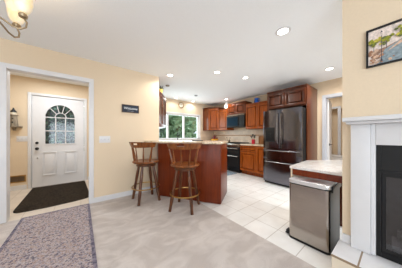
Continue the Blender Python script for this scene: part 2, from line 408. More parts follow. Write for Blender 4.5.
def panel_ring(x0, x1, z0, z1):
    def f(bm):
        for a in ((x0, x1, z0, z0 + 0.02), (x0, x1, z1 - 0.02, z1), (x0, x0 + 0.02, z0 + 0.02, z1 - 0.02), (x1 - 0.02, x1, z0 + 0.02, z1 - 0.02)):
            box(bm, a[0], a[1], -0.008, 0.0119, a[2], a[3], bev=0.003)
        box(bm, x0 + 0.05, x1 - 0.05, 0.006, 0.0119, z0 + 0.05, z1 - 0.05, bev=0.004)
    return f
obj('door_panel', panel_ring(0.155, 0.40, 0.25, 0.79), M['white'], d1)
obj('door_panel', panel_ring(0.53, 0.775, 0.25, 0.79), M['white'], d1)
def muntins(bm):
    n = 20
    o = [(AX + (AW + 0.022) * math.cos(PI - PI * i / n), AZS + (AW * 1.16 + 0.022) * math.sin(PI * i / n)) for i in range(n + 1)]
    o = [(AX - AW - 0.022, AZ0 - 0.022)] + o + [(AX + AW + 0.022, AZ0 - 0.022)]
    q = [(AX + AW * math.cos(PI - PI * i / n), AZS + AW * 1.16 * math.sin(PI * i / n)) for i in range(n + 1)]
    q = [(AX - AW, AZ0)] + q + [(AX + AW, AZ0)]
    for i in range(len(o)):
        j = (i + 1) % len(o)
        p = [o[i], o[j], q[j], q[i]]
        a = [bm.verts.new((x, 0.0, z)) for x, z in p]; b = [bm.verts.new((x, 0.0119, z)) for x, z in p]
        bm.faces.new(a); bm.faces.new(b[::-1])
        for k in range(4): bm.faces.new((a[k], b[k], b[(k + 1) % 4], a[(k + 1) % 4]))
    t = 0.009
    for x in (AX - AW / 3, AX + AW / 3): box(bm, x - t, x + t, 0.014, 0.026, AZ0, AZS + 0.02)
    for z in (AZ0 + 0.30, AZS): box(bm, AX - AW, AX + AW, 0.014, 0.026, z - t, z + t)
    for a in (45, 75, 105, 135):
        c, s = math.cos(R(a)), math.sin(R(a))
        tube(bm, [(AX + 0.10 * c, 0.02, AZS + 0.116 * s), (AX + AW * c, 0.02, AZS + AW * 1.16 * s)], 0.008, 6)
    tube(bm, [(AX + 0.10 * math.cos(PI * i / 12), 0.02, AZS + 0.116 * math.sin(PI * i / 12)) for i in range(13)], 0.008, 6)
obj('window_grid', muntins, M['white'], d1)
def dglass(bm):
    n = 20
    q = [(AX + AW * math.cos(PI - PI * i / n), AZS + AW * 1.16 * math.sin(PI * i / n)) for i in range(n + 1)]
    q = [(AX - AW, AZ0)] + q + [(AX + AW, AZ0)]
    a = [bm.verts.new((x, 0.030, z)) for x, z in q]; bm.faces.new(a)
obj('window_glass', dglass, M['doorglass'], d1, False)
def knobby(x, z, r, out):
    def f(bm):
        tube(bm, [(x, 0.012, z), (x, 0.004, z)], r * 1.15, 16)
        tube(bm, [(x, 0.004, z), (x, -out * 0.5, z), (x, -out, z)], [r * 0.5, r, r * 0.75], 14)
    return f
tag(obj('deadbolt', knobby(0.075, 1.0, 0.024, 0.02), M['blackmetal'], d1), 'dark round deadbolt')
tag(obj('door_knob', knobby(0.075, 0.87, 0.028, 0.05), M['blackmetal'], d1), 'dark round door knob')
tag(obj('door_latch', knobby(0.085, 0.66, 0.012, 0.012), M['chrome'], d1), 'small metal lock below the knob')
obj('threshold', B((-0.005, dw + 0.005, -0.004, 0.13, 0.001, 0.007)), M['bronze'], d1)

# kitchen window
w1 = thing('window_1', 'white three-pane kitchen window above the sink', 'window', (0, YW, 0), 0, None, 'structure')
def wframe(bm):
    t = 0.055
    for (a, b, c, d) in ((WX0 - 0.05, WX1 + 0.05, WZ1, WZ1 + 0.055), (WX0 - 0.05, WX0 + 0.01, WZ0, WZ1), (WX1 - 0.01, WX1 + 0.05, WZ0, WZ1), (WX0 - 0.07, WX1 + 0.07, WZ0 - 0.05, WZ0)):
        box(bm, a, b, -0.02, -0.0005, c, d, bev=0.003)
    for x in (WX0 + 0.03, 2.36, 3.01, WX1 - 0.03): box(bm, x - 0.03, x + 0.03, 0.03, 0.09, WZ0, WZ1)
    for (a, b) in ((WX0, 2.33), (2.39, 2.98), (3.04, WX1)):
        box(bm, a, b, 0.03, 0.09, WZ0, WZ0 + 0.045); box(bm, a, b, 0.03, 0.09, WZ1 - 0.04, WZ1)
obj('window_frame', wframe, M['white'], w1, False)
obj('window_sill', B((WX0 - 0.02, WX1 + 0.02, -0.05, 0.03, WZ0 - 0.001, WZ0 + 0.018), bev=0.004), M['white'], w1)
for a, b in ((WX0 + 0.06, 2.33), (2.39, 2.98), (3.04, WX1 - 0.06)):
    obj('pane', B((a, b, 0.058, 0.062, WZ0 + 0.045, WZ1 - 0.04)), M['glass'], w1, False)

# hall door
d2 = thing('door_2', 'white hall door with dark handle standing beyond the far doorway', 'door', (4.66, 1.012, 0), math.atan2(0.085, 0.70), None, 'structure')
obj('door_leaf', B((0, 0.70, 0, 0.036, 0.01, 2.03), bev=0.003), M['white'], d2)
def lever(bm):
    tube(bm, [(0.05, -0.0005, 0.95), (0.05, -0.012, 0.95)], 0.03, 16)
    tube(bm, [(0.05, -0.012, 0.95), (0.05, -0.04, 0.95), (0.055, -0.045, 0.95), (0.13, -0.045, 0.95)], 0.009, 8)
tag(obj('door_handle', lever, M['blackmetal'], d2), 'dark lever handle')

# outside the window and the front door
M['ground'] = plain('pale_ground', (214, 216, 214), 0.9, var=0.1, scale=2)
struct('ground_outside', B((-14, 16, 5.25, 22, -0.3, -0.2)), M['ground'], 'pale ground outside the windows', 'ground')
M['bark'] = wood('bark', (58, 46, 36), (96, 80, 64), 0.9, (6, 6, 1), 0)
def leaf_mat(name, a, b):
    t = NT(name)
    nz = t.n('ShaderNodeTexNoise'); nz.inputs['Scale'].default_value = 5
    t.l(t.coord(), nz.inputs['Vector'])
    t.l(t.ramp(nz.outputs[0], [(0.35, a), (0.65, b)]), t.b.inputs['Base Color'])
    t.b.inputs['Subsurface Weight'].default_value = 0.0
    return t.set(0.6)
M['leafA'] = leaf_mat('leaves_mid_green', (112, 152, 104), (180, 204, 158))
M['leafB'] = leaf_mat('leaves_deep_green', (92, 136, 98), (156, 188, 148))
def tree(loc, h, r, mat, label, n=3200):
    t = thing('tree', label, 'tree', loc, random.random() * 6, 'trees outside the windows')
    obj('trunk', lambda bm: tube(bm, [(0, 0, 0), (0.05, 0.03, h * 0.4), (0, 0, h * 0.9)], [0.16, 0.12, 0.04], 10), M['bark'], t)
    def crown(bm):
        for _ in range(n):
            d = Vector((random.gauss(0, 1), random.gauss(0, 1), random.gauss(0, 1))).normalized() * (random.random() ** 0.45)
            p = Vector((d.x * r, d.y * r, h * 0.55 + d.z * h * 0.5))
            a = Vector((random.gauss(0, 1), random.gauss(0, 1), random.gauss(0, 1))).normalized(); b = a.orthogonal().normalized(); s = random.uniform(0.11, 0.24)
            bm.faces.new([bm.verts.new(p + a * s), bm.verts.new(p + b * s * 0.5), bm.verts.new(p - a * s), bm.verts.new(p - b * s * 0.5)])
    obj('foliage', crown, mat, t, False)
tree((2.3, 8.8, -0.2), 3.6, 1.3, M['leafB'], 'green leafy tree outside, filling the window pane by the faucet')
tree((5.2, 9.4, -0.2), 4.0, 1.5, M['leafA'], 'green leafy tree outside, behind the window pane next to the corner cabinet')
tree((3.9, 13.2, -0.2), 4.6, 2.0, M['leafB'], 'leafy tree standing farther back between the two window trees')
tree((-0.75, 9.0, -0.2), 3.4, 1.25, M['leafB'], 'leafy tree added behind the front door glass to block the sky', 2600)  # extra tree placed to screen bright sky from the door glass

# ================================================================== BUILT-IN CABINETS
def rp_door(bm, x0, x1, z0, z1, y=0.0, t=0.026, rail=0.055):
    t = 0.034; D = 0.030
    """Raised-panel door whose back is at y and front at y - t."""
    f = y - t
    box(bm, x0, x1, f, y, z0, z0 + rail, 0.002); box(bm, x0, x1, f, y, z1 - rail, z1, 0.002)
    box(bm, x0, x0 + rail, f, y, z0 + rail, z1 - rail, 0.002); box(bm, x1 - rail, x1, f, y, z0 + rail, z1 - rail, 0.002)
    a, b, c, d = x0 + rail, x1 - rail, z0 + rail, z1 - rail
    box(bm, a, b, f + D, y, c, d)
    g = min(0.034, (b - a) * 0.25, (d - c) * 0.25)
    lo = [bm.verts.new(p) for p in ((a + 0.016, f + D, c + 0.016), (b - 0.016, f + D, c + 0.016), (b - 0.016, f + D, d - 0.016), (a + 0.016, f + D, d - 0.016))]
    hi = [bm.verts.new(p) for p in ((a + g, f + 0.002, c + g), (b - g, f + 0.002, c + g), (b - g, f + 0.002, d - g), (a + g, f + 0.002, d - g))]
    bm.faces.new(hi); bm.faces.new(lo[::-1])
    for i in range(4): bm.faces.new((lo[i], lo[(i + 1) % 4], hi[(i + 1) % 4], hi[i]))
def door_part(parent, x0, x1, z0, z1, mat, name='door', rail=0.055):
    return obj(name, lambda bm: rp_door(bm, x0, x1, z0, z1, -0.001, 0.02, rail), mat, parent)
def cabinet(name, label, x, y_left, w, z0, z1, depth, doors, mat, crown=True, extra=None):
    """Cabinet on the range wall: front face at world x, width runs toward -y."""
    c = thing(name, label, 'cabinet', (x, y_left, z0), R(-90))
    h = z1 - z0
    obj('body', B((0, w, 0, depth, 0, h), bev=0.002), mat, c)
    for (a, b, p, q) in doors: door_part(c, a, b, p, q, mat)
    if crown:
        def cr(bm):
            box(bm, -0.0, w + 0.0, -0.018, depth, h + 0.0005, h + 0.018, 0.003)
            box(bm, -0.0, w + 0.0, -0.034, depth, h + 0.018, h + 0.04, 0.004)
        obj('crown', cr, mat, c)
    return c
XU = 4.17        # front of the wall cabinets
dep = XR - XU - 0.003
cabinet('wall_cabinet', 'honey cherry wall cabinet with two doors next to the fridge', XU, 2.995, 0.865, 1.37, 2.12, dep,
        [(0.012, 0.43, 0.012, 0.74), (0.435, 0.853, 0.012, 0.74)], M['honey'])
cabinet('wall_cabinet', 'short cherry wall cabinet with two square doors above the microwave', XU, 3.758, 0.758, 1.885, 2.245, dep,
        [(0.012, 0.376, 0.012, 0.348), (0.382, 0.746, 0.012, 0.348)], M['cherry'])
cabinet('wall_cabinet', 'narrow honey cherry wall cabinet between the corner cabinet and the microwave', XU, 4.235, 0.472, 1.37, 2.11, dep,
        [(0.012, 0.46, 0.012, 0.73)], M['honey'])
# corner wall cabinet with a diagonal door
cc = thing('corner_cabinet', 'tall cherry corner wall cabinet with a diagonal door beside the window', 'cabinet', (3.89, YW - 0.003, 1.37), 0)
poly = [(0, 0), (0, -0.33), (0.28, -0.605), (0.607, -0.605), (0.607, 0)]
obj('body', lambda bm: prism(bm, poly, 0, 0.85, 0.002), M['cherry'], cc)
dd = obj('door', lambda bm: rp_door(bm, 0.012, 0.378, 0.015, 0.835, -0.001, 0.02), M['honey'], cc)
dd.location = (0, -0.33, 0); dd.rotation_euler = (0, 0, math.atan2(-0.275, 0.28))
def ccrown(bm):
    prism(bm, [(-0.012, 0), (-0.012, -0.34), (0.274, -0.618), (0.607, -0.618), (0.607, 0)], 0.8505, 0.868, 0.003)
    prism(bm, [(-0.025, 0), (-0.025, -0.352), (0.27, -0.632), (0.607, -0.632), (0.607, 0)], 0.8685, 0.888, 0.004)
obj('crown', ccrown, M['cherry'], cc)
# angled end cabinet with glass door on the near kitchen wall
ac = thing('end_cabinet', 'cherry wall cabinet with an angled glass door at the end of the cream wall', 'cabinet', (1.342, 3.26, 1.37), 0)
apoly = [(0, 0), (0.43, 0.54), (0.43, 0.95), (0, 0.95)]
obj('body', lambda bm: prism(bm, apoly, 0, 0.76, 0.002), M['cherry'], ac)
al = math.hypot(0.43, 0.54)
def gdoor(bm):
    r = 0.06
    for a in ((0.01, al - 0.01, 0.012, 0.012 + r), (0.01, al - 0.01, 0.748 - r, 0.748), (0.01, 0.01 + r, 0.012 + r, 0.748 - r), (al - 0.01 - r, al - 0.01, 0.012 + r, 0.748 - r), (al / 2 - 0.012, al / 2 + 0.012, 0.012 + r, 0.748 - r)):
        box(bm, a[0], a[1], -0.021, -0.001, a[2], a[3], 0.002)
    for z in (0.28, 0.48): box(bm, 0.01 + r, al - 0.01 - r, -0.018, -0.006, z, z + 0.018)
gd = obj('door', gdoor, M['cherry'], ac); gd.rotation_euler = (0, 0, math.atan2(0.54, 0.43))
M['cabglass'] = plain('cabinet_glass', (88, 52, 28), 0.4, var=0.1)
obj('pane', B((0.07, al - 0.07, -0.005, -0.002, 0.07, 0.69)), M['cabglass'], gd, False)
def acrown(bm):
    prism(bm, [(0, -0.02), (0.015, -0.02), (0.452, 0.53), (0.452, 0.95), (0, 0.95)], 0.7605, 0.80, 0.004)
obj('crown', acrown, M['cherry'], ac)
# fridge cabinet: tall side panels and a two-door box over the fridge
fc = thing('fridge_cabinet', 'dark cherry cabinet surround with two doors above the black fridge', 'cabinet', (3.83, 2.098, 0), R(-90))
fw = 0.902
obj('side_panel', B((fw - 0.020, fw, 0, XR - 3.83 - 0.002, 0.001, 2.25), bev=0.002), M['fridgecab'], fc)
obj('side_panel', B((0, 0.0195, 0.0, XR - 3.83 - 0.002, 0.001, 2.25), bev=0.002), M['fridgecab'], fc)
obj('body', B((0.02, fw - 0.0205, 0.002, XR - 3.83 - 0.002, 1.83, 2.25)), M['fridgecab'], fc)
door_part(fc, 0.024, 0.436, 1.845, 2.205, M['fridgecab'])
door_part(fc, 0.442, 0.878, 1.845, 2.205, M['fridgecab'])
obj('crown', B((-0.0, fw + 0.004, -0.02, XR - 3.83 - 0.002, 2.2505, 2.275), bev=0.004), M['fridgecab'], fc)

# base cabinets
XB = 3.89
b1 = thing('base_cabinet', 'honey cherry base cabinet with drawer between range and fridge', 'cabinet', (XB, 2.995, 0), R(-90))
bw = 0.868
obj('body', B((0, bw, 0, XR - XB - 0.004, 0.10, 0.874), (0.0, bw, 0.07, XR - XB - 0.004, 0.001, 0.10)), M['honey'], b1)
obj('drawer', lambda bm: rp_door(bm, 0.015, 0.55, 0.70, 0.86, -0.001, 0.02, 0.03), M['honey'], b1)
door_part(b1, 0.015, 0.55, 0.12, 0.685, M['honey'])
door_part(b1, 0.556, bw - 0.012, 0.12, 0.86, M['honey'])
b2 = thing('base_cabinet', 'cherry corner base cabinet behind the bar between range and window wall', 'cabinet', (XB, YW - 0.003, 0), R(-90))
obj('body', B((0, 1.075, 0, XR - XB - 0.004, 0.10, 0.874), (0, 1.075, 0.07, XR - XB - 0.004, 0.001, 0.10)), M['cherry'], b2)
door_part(b2, 0.64, 1.06, 0.12, 0.685, M['cherry'])
b3 = thing('base_cabinet', 'cherry sink base cabinet under the kitchen window', 'cabinet', (1.345, YW - 0.61, 0), 0)
obj('body', B((0, 2.54, 0, 0.605, 0.10, 0.874), (0, 2.54, 0.07, 0.605, 0.001, 0.10)), M['cherry'], b3)
for i in range(5): door_part(b3, 0.02 + i * 0.5, 0.50 + i * 0.5, 0.12, 0.86, M['cherry'])
# worktops
tag(obj('countertop', lambda bm: prism(bm, [(XB - 0.025, 2.13), (XR - 0.003, 2.13), (XR - 0.003, 2.994), (XB - 0.025, 2.994)], 0.875, 0.914, 0.004), M['granite']), 'short cream granite worktop between range and fridge', 'countertop')
tag(obj('countertop', lambda bm: prism(bm, [(1.345, YW - 0.635), (XB - 0.025, YW - 0.635), (XB - 0.025, 3.776), (XR - 0.003, 3.776), (XR - 0.003, YW - 0.003), (1.345, YW - 0.003)], 0.875, 0.914, 0.004), M['granite']), 'cream granite worktop running under the kitchen window into the corner', 'countertop')
struct('trim_4', B((XR - 0.008, XR - 0.0005, 2.13, YW - 0.01, 0.916, 1.365)), M['splash'], 'beige tile backsplash of the range wall', 'backsplash')
struct('trim_5', B((XR - 0.012, XR - 0.0085, 2.13, YW - 0.01, 1.155, 1.20)), M['band'], 'brown mosaic band across the backsplash', 'backsplash')
struct('trim_6', B((3.72, XR - 0.0125, YW - 0.008, YW - 0.0005, 0.916, 1.365)), M['splash'], 'beige tile backsplash between window and corner', 'backsplash')

# ================================================================== BAR
P1 = Vector((1.833, 1.822)); e = Vector((0.8387, 0.5446)); u = Vector((-0.5446, 0.8387))
def bl(a, b): p = P1 + e * a + u * b; return (p.x, p.y)
bar = thing('bar_counter', 'angled cherry breakfast bar with cream granite top', 'bar counter', (0, 0, 0))
base_poly = [bl(0, 0), bl(0.61, 0), (1.667, 3.195), (1.30, 3.195), bl(0, 1.215)]
obj('body', lambda bm: prism(bm, base_poly, 0.013, 1.018, 0.003), M['bar'], bar)
def endpanel(bm):
    box(bm, 0.0, 0.61, -0.012, -0.0005, 0.02, 1.016, 0.002)
ep = obj('end_panel', endpanel, M['bar'], bar); ep.location = (P1.x, P1.y, 0); ep.rotation_euler = (0, 0, math.atan2(e.y, e.x))
top_poly = [bl(-0.05, -0.03), bl(0.655, -0.03), (1.71, 3.198), (1.02, 3.198), bl(-0.05, 1.40)]
tag(obj('bar_top', lambda bm: prism(bm, top_poly, 1.0185, 1.058, 0.006), M['granite'], bar), 'cream granite bar top')

# ================================================================== APPLIANCES
fr = thing('refrigerator', 'black stainless french-door refrigerator with water dispenser', 'refrigerator', (3.60, 2.072, 0), R(-90))
FW = 0.846
obj('case', B((0.0, FW, 0.075, 0.86, 0.03, 1.76), bev=0.004), M['blackmetal'], fr)
def curved_front(x0, x1, z0, z1, bulge=0.012):
    def f(bm):
        n = 8
        pts = [(x0 + (x1 - x0) * i / n, -bulge * (1 - (2 * i / n - 1) ** 2)) for i in range(n + 1)]
        prism(bm, pts + [(x1, 0.07), (x0, 0.07)], z0, z1, 0.003)
    return f
mid = 0.408
dl = obj('door', curved_front(0.0, mid - 0.003, 0.868, 1.765), M['blacksteel'], fr)
dr = obj('door', curved_front(mid + 0.003, FW, 0.868, 1.765), M['blacksteel'], fr)
dw1 = obj('drawer', curved_front(0.0, FW, 0.605, 0.86), M['blacksteel'], fr)
dw2 = obj('drawer', curved_front(0.0, FW, 0.06, 0.598), M['blacksteel'], fr)
def vhandle(x):
    return lambda bm: tube(bm, [(x, -0.008, 0.96), (x, -0.052, 0.985), (x, -0.058, 1.3), (x, -0.052, 1.66), (x, -0.008, 1.685)], 0.012, 10)
def hhandle(z):
    return lambda bm: tube(bm, [(0.05, -0.004, z), (0.065, -0.05, z), (FW / 2, -0.066, z), (FW - 0.065, -0.05, z), (FW - 0.05, -0.004, z)], 0.012, 10)
obj('handle', vhandle(mid - 0.04), M['handle'], dl); obj('handle', vhandle(mid + 0.04), M['handle'], dr)
obj('handle', hhandle(0.815), M['handle'], dw1); obj('handle', hhandle(0.545), M['handle'], dw2)
def disp(bm):
    box(bm, 0.06, 0.29, -0.0145, -0.006, 1.02, 1.36, 0.004)
obj('dispenser', disp, M['black'], dl)
def disp2(bm):
    box(bm, 0.075, 0.275, -0.019, -0.015, 1.24, 1.345, 0.002); box(bm, 0.075, 0.275, -0.03, -0.015, 1.025, 1.045, 0.002); box(bm, 0.15, 0.20, -0.028, -0.015, 1.10, 1.22, 0.004)
tag(obj('control_panel', disp2, M['blackmetal'], dl), 'dispenser display and tray')
obj('foot', B((0.03, 0.08, 0.1, 0.15, 0.001, 0.03)), M['black'], fr); obj('foot', B((FW - 0.08, FW - 0.03, 0.1, 0.15, 0.001, 0.03)), M['black'], fr)
obj('kickplate', B((0.01, FW - 0.01, 0.05, 0.075, 0.012, 0.055)), M['black'], fr)

rg = thing('range', 'black and stainless double oven range under the microwave', 'stove', (3.86, 3.760, 0), R(-90))
RW = 0.755
obj('case', B((0, RW, 0.03, XR - 3.86 - 0.013, 0.02, 0.895)), M['blackmetal'], rg)
obj('control_panel', B((0, RW, -0.006, 0.0295, 0.80, 0.905), bev=0.006), M['steel'], rg)
for i in range(5):
    x = 0.10 + i * (RW - 0.2) / 4
    obj('knob', lambda bm: tube(bm, [(x, -0.0065, 0.855), (x, -0.035, 0.855)], [0.022, 0.018], 14), M['steel'], rg)
o1 = obj('oven_door', B((0.004, RW - 0.004, -0.004, 0.0295, 0.56, 0.792), bev=0.004), M['black'], rg)
o2 = obj('oven_door', B((0.004, RW - 0.004, -0.004, 0.0295, 0.12, 0.552), bev=0.004), M['black'], rg)
def oh(z): return lambda bm: tube(bm, [(0.05, -0.004, z), (0.05, -0.05, z), (RW - 0.05, -0.05, z), (RW - 0.05, -0.004, z)], 0.011, 8)
obj('handle', oh(0.755), M['steel'], o1); obj('handle', oh(0.515), M['steel'], o2)
obj('bottom_panel', B((0.004, RW - 0.004, 0.0, 0.0295, 0.02, 0.112)), M['blackmetal'], rg)
obj('cooktop', B((0, RW, 0.0, XR - 3.86 - 0.013, 0.9055, 0.918), bev=0.004), M['black'], rg)
def grate(x0):
    def f(bm):
        for k in range(3):
            x = x0 + 0.03 + k * 0.085
            box(bm, x - 0.006, x + 0.006, 0.05, 0.55, 0.926, 0.94)
        for y in (0.05, 0.29, 0.54): box(bm, x0 + 0.02, x0 + 0.21, y, y + 0.012, 0.9185, 0.94)
    return f
for k in range(3): obj('grate', grate(0.02 + k * 0.245), M['blackmetal'], rg)

mw = thing('microwave', 'black over-the-range microwave under the short cabinet', 'microwave', (4.09, 3.756, 1.455), R(-90))
obj('case', B((0, RW, 0.025, XR - 4.09 - 0.014, 0, 0.425), bev=0.003), M['black'], mw)
M['bluescreen'] = plain('teal_reflection_glass', (4, 36, 54), 0.5, 0.0, 0.1, var=0.1)  # teal reflection on the microwave window put into the base colour
md = obj('door', B((0.0, 0.55, 0.0, 0.0245, 0.005, 0.38), bev=0.003), M['blackmetal'], mw)
obj('door_window', B((0.04, 0.50, -0.003, -0.0005, 0.05, 0.33)), M['bluescreen'], md)
obj('handle', lambda bm: tube(bm, [(0.53, 0.0, 0.05), (0.53, -0.035, 0.07), (0.53, -0.035, 0.32), (0.53, 0, 0.34)], 0.009, 8), M['blackmetal'], md)
obj('control_panel', B((0.553, RW, 0.0, 0.0245, 0.005, 0.38), bev=0.003), M['black'], mw)
obj('vent_grille', B(*[(0.0, RW, 0.004, 0.0245, 0.385 + i * 0.013, 0.393 + i * 0.013) for i in range(3)]), M['steel'], mw)

# ================================================================== FIREPLACE
fp = thing('fireplace', 'white fireplace surround with mantel and black glass-fronted firebox', 'fireplace', (0, 0, 0))
fy0, fy1 = 0.25, -1.22
XS = 1.845
tag(obj('mantel_shelf', B((1.70, XF - 0.001, fy1 - 0.035, 0.285, 1.273, 1.305), (1.745, XF - 0.001, fy1 - 0.02, 0.268, 1.252, 1.2725), bev=0.004), M['white'], fp), 'white mantel shelf')
for a, b in ((0.135, fy0), (fy1, fy1 + 0.115)):
    obj('pilaster', B((XS - 0.015, XF - 0.001, a, b, 0.202, 1.2515), bev=0.003), M['white'], fp)
for a, b in ((0.108, 0.1345), (fy1 + 0.1155, fy1 + 0.142)):
    obj('inner_casing', B((XS, XF - 0.001, a, b, 0.202, 1.2515), bev=0.003), M['white'], fp)
obj('header', B((XS - 0.004, XF - 0.001, fy1 + 0.1425, 0.1075, 1.085, 1.2515), bev=0.002), M['white'], fp)
M['firebrick'] = plain('sooty_firebox', (74, 70, 67), 0.9, var=0.2, scale=20)
def firebox(bm):
    y0, y1 = fy1 + 0.145, 0.098
    box(bm, 2.28, 2.30, y0, y1, 0.205, 1.08); box(bm, 1.90, 2.28, y0, y0 + 0.015, 0.205, 1.08); box(bm, 1.90, 2.28, y1 - 0.015, y1, 0.205, 1.08)
    box(bm, 1.90, 2.28, y0 + 0.015, y1 - 0.015, 0.205, 0.22); box(bm, 1.90, 2.28, y0 + 0.015, y1 - 0.015, 1.065, 1.08)
obj('firebox', firebox, M['firebrick'], fp)
def insert(bm):
    y0, y1 = fy1 + 0.143, 0.107
    box(bm, 1.862, 1.899, y1 - 0.026, y1, 0.203, 1.084); box(bm, 1.862, 1.899, y0, y0 + 0.026, 0.203, 1.084)
    box(bm, 1.862, 1.899, y0 + 0.0265, y1 - 0.0265, 0.875, 1.084); box(bm, 1.862, 1.899, y0 + 0.0265, y1 - 0.0265, 0.203, 0.245)
    box(bm, 1.852, 1.8615, y0 + 0.026, y1 - 0.01, 0.862, 0.884, 0.002)
obj('firebox_frame', insert, M['blackmetal'], fp, False)
for (a, b) in ((-0.485, 0.078), (-1.05, -0.487)):
    gdr = obj('glass_door', B((1.868, 1.884, a, a + 0.022, 0.247, 0.86), (1.868, 1.884, b - 0.022, b, 0.247, 0.86), (1.868, 1.884, a + 0.022, b - 0.022, 0.247, 0.272), (1.868, 1.884, a + 0.022, b - 0.022, 0.838, 0.86)), M['black'], fp, False)
    obj('pane', B((1.874, 1.878, a + 0.022, b - 0.022, 0.272, 0.838)), M['fireglass'], gdr, False)
M['ash'] = wood('grey_log', (130, 122, 114), (206, 198, 188), 0.9, (8, 8, 8), 0)
lg = [((1.975, 0.03, 0.30), (1.985, -0.5, 0.30), 0.05), ((2.13, 0.0, 0.305), (2.13, -0.62, 0.305), 0.055), ((1.99, -0.08, 0.415), (2.12, -0.42, 0.425), 0.042)]
ll = ['pale grey log lying in front in the firebox', 'pale grey log lying at the back of the firebox', 'pale grey log laid across the two others in the firebox']
for (a, b, r), lb in zip(lg, ll):
    def logm(bm, a=a, b=b, r=r):
        A, Bv = Vector(a), Vector(b)
        pts = [A.lerp(Bv, i / 7) + Vector((random.uniform(-.008, .008), 0, random.uniform(-.008, .008))) for i in range(8)]
        tube(bm, pts, [r * random.uniform(0.88, 1.1) for _ in pts], 10)
    tag(obj('log', logm, M['ash']), lb, 'log', 'logs in the fireplace')
gt = thing('fire_grate', 'black iron grate under the logs in the firebox', 'grate', (0, 0, 0))
obj('bar_rack', B(*[(1.98, 2.18, y, y + 0.012, 0.226, 0.238) for y in (0.02, -0.12, -0.26, -0.4, -0.54)], (1.985, 1.997, -0.55, 0.04, 0.2225, 0.2258), (2.165, 2.177, -0.55, 0.04, 0.2225, 0.2258)), M['blackmetal'], gt, False)
for x in (1.985, 2.168): 
    for y in (0.02, -0.53): obj('leg', B((x, x + 0.01, y, y + 0.01, 0.2205, 0.2222)), M['blackmetal'], gt, False)
hearth = thing('hearth', 'raised hearth tiled in white in front of the fireplace', 'hearth', (0, 0, 0))
hearth['kind'] = 'structure'
obj('slab', B((1.60, XF - 0.001, -1.6, 0.330, 0.013, 0.185)), M['hearthface'], hearth, False)
obj('tile_top', B((1.594, XF - 0.001, -1.6, 0.334, 0.1852, 0.200), bev=0.002), M['hearthtile'], hearth)

# ================================================================== DESK AND BIN
dk = thing('desk', 'built-in desk with pale granite top and dark cherry apron', 'desk', (0, 0, 0))
tag(obj('desk_top', lambda bm: prism(bm, [(2.03, 0.325), (2.03, 0.824), (2.69, 0.85), (3.15, 0.56), (3.15, 0.325)], 0.757, 0.788, 0.007), M['deskgranite'], dk), 'pale speckled granite top')
obj('apron', B((2.06, 2.08, 0.335, 0.803, 0.68, 0.7565), bev=0.002), M['bar'], dk)
obj('side_panel', B((2.06, 2.66, 0.804, 0.822, 0.001, 0.7565), bev=0.002), M['wall'], dk)
obj('back_panel', B((2.62, 2.64, 0.335, 0.803, 0.001, 0.7565)), M['fridgecab'], dk)

bn = thing('trash_can', 'tall rectangular stainless step trash can pushed under the desk', 'trash can', (1.88, 0.775, 0), R(-90))
TW, TD, TH = 0.372, 0.43, 0.665
def rrect(x0, x1, y0, y1, r, n=5):
    pts = []
    for cx, cy, a0 in ((x1 - r, y0 + r, -90), (x1 - r, y1 - r, 0), (x0 + r, y1 - r, 90), (x0 + r, y0 + r, 180)):
        for i in range(n + 1):
            a = R(a0 + 90 * i / n); pts.append((cx + r * math.cos(a), cy + r * math.sin(a)))
    return pts
obj('body', lambda bm: prism(bm, rrect(0, TW, 0, TD, 0.035), 0.022, 0.618), M['steel'], bn)
obj('base', lambda bm: prism(bm, rrect(-0.004, TW + 0.004, -0.004, TD + 0.004, 0.038), 0.001, 0.0215), M['black'], bn)
obj('rim', lambda bm: prism(bm, rrect(0.004, TW - 0.004, 0.004, TD - 0.004, 0.034), 0.6185, 0.628), M['black'], bn)
obj('lid', lambda bm: prism(bm, rrect(-0.003, TW + 0.003, -0.003, TD + 0.003, 0.037), 0.6285, TH, 0.008), M['steellid'], bn)
obj('back_panel', B((TW + 0.0002, TW + 0.004, 0.012, TD - 0.03, 0.024, 0.616), bev=0.001), M['black'], bn)
obj('hinge', B((TW + 0.0042, TW + 0.02, 0.04, TD - 0.04, 0.60, 0.655), bev=0.004), M['black'], bn)
obj('pedal', lambda bm: prism(bm, [(-0.045, 0.03), (-0.0045, 0.03), (-0.0045, 0.14), (-0.045, 0.13)], 0.012, 0.03, 0.004), M['black'], bn)
obj('pedal', lambda bm: prism(bm, [(-0.035, 0.02), (-0.0045, 0.02), (-0.0045, 0.10), (-0.035, 0.09)], 0.045, 0.06, 0.004), M['black'], bn)

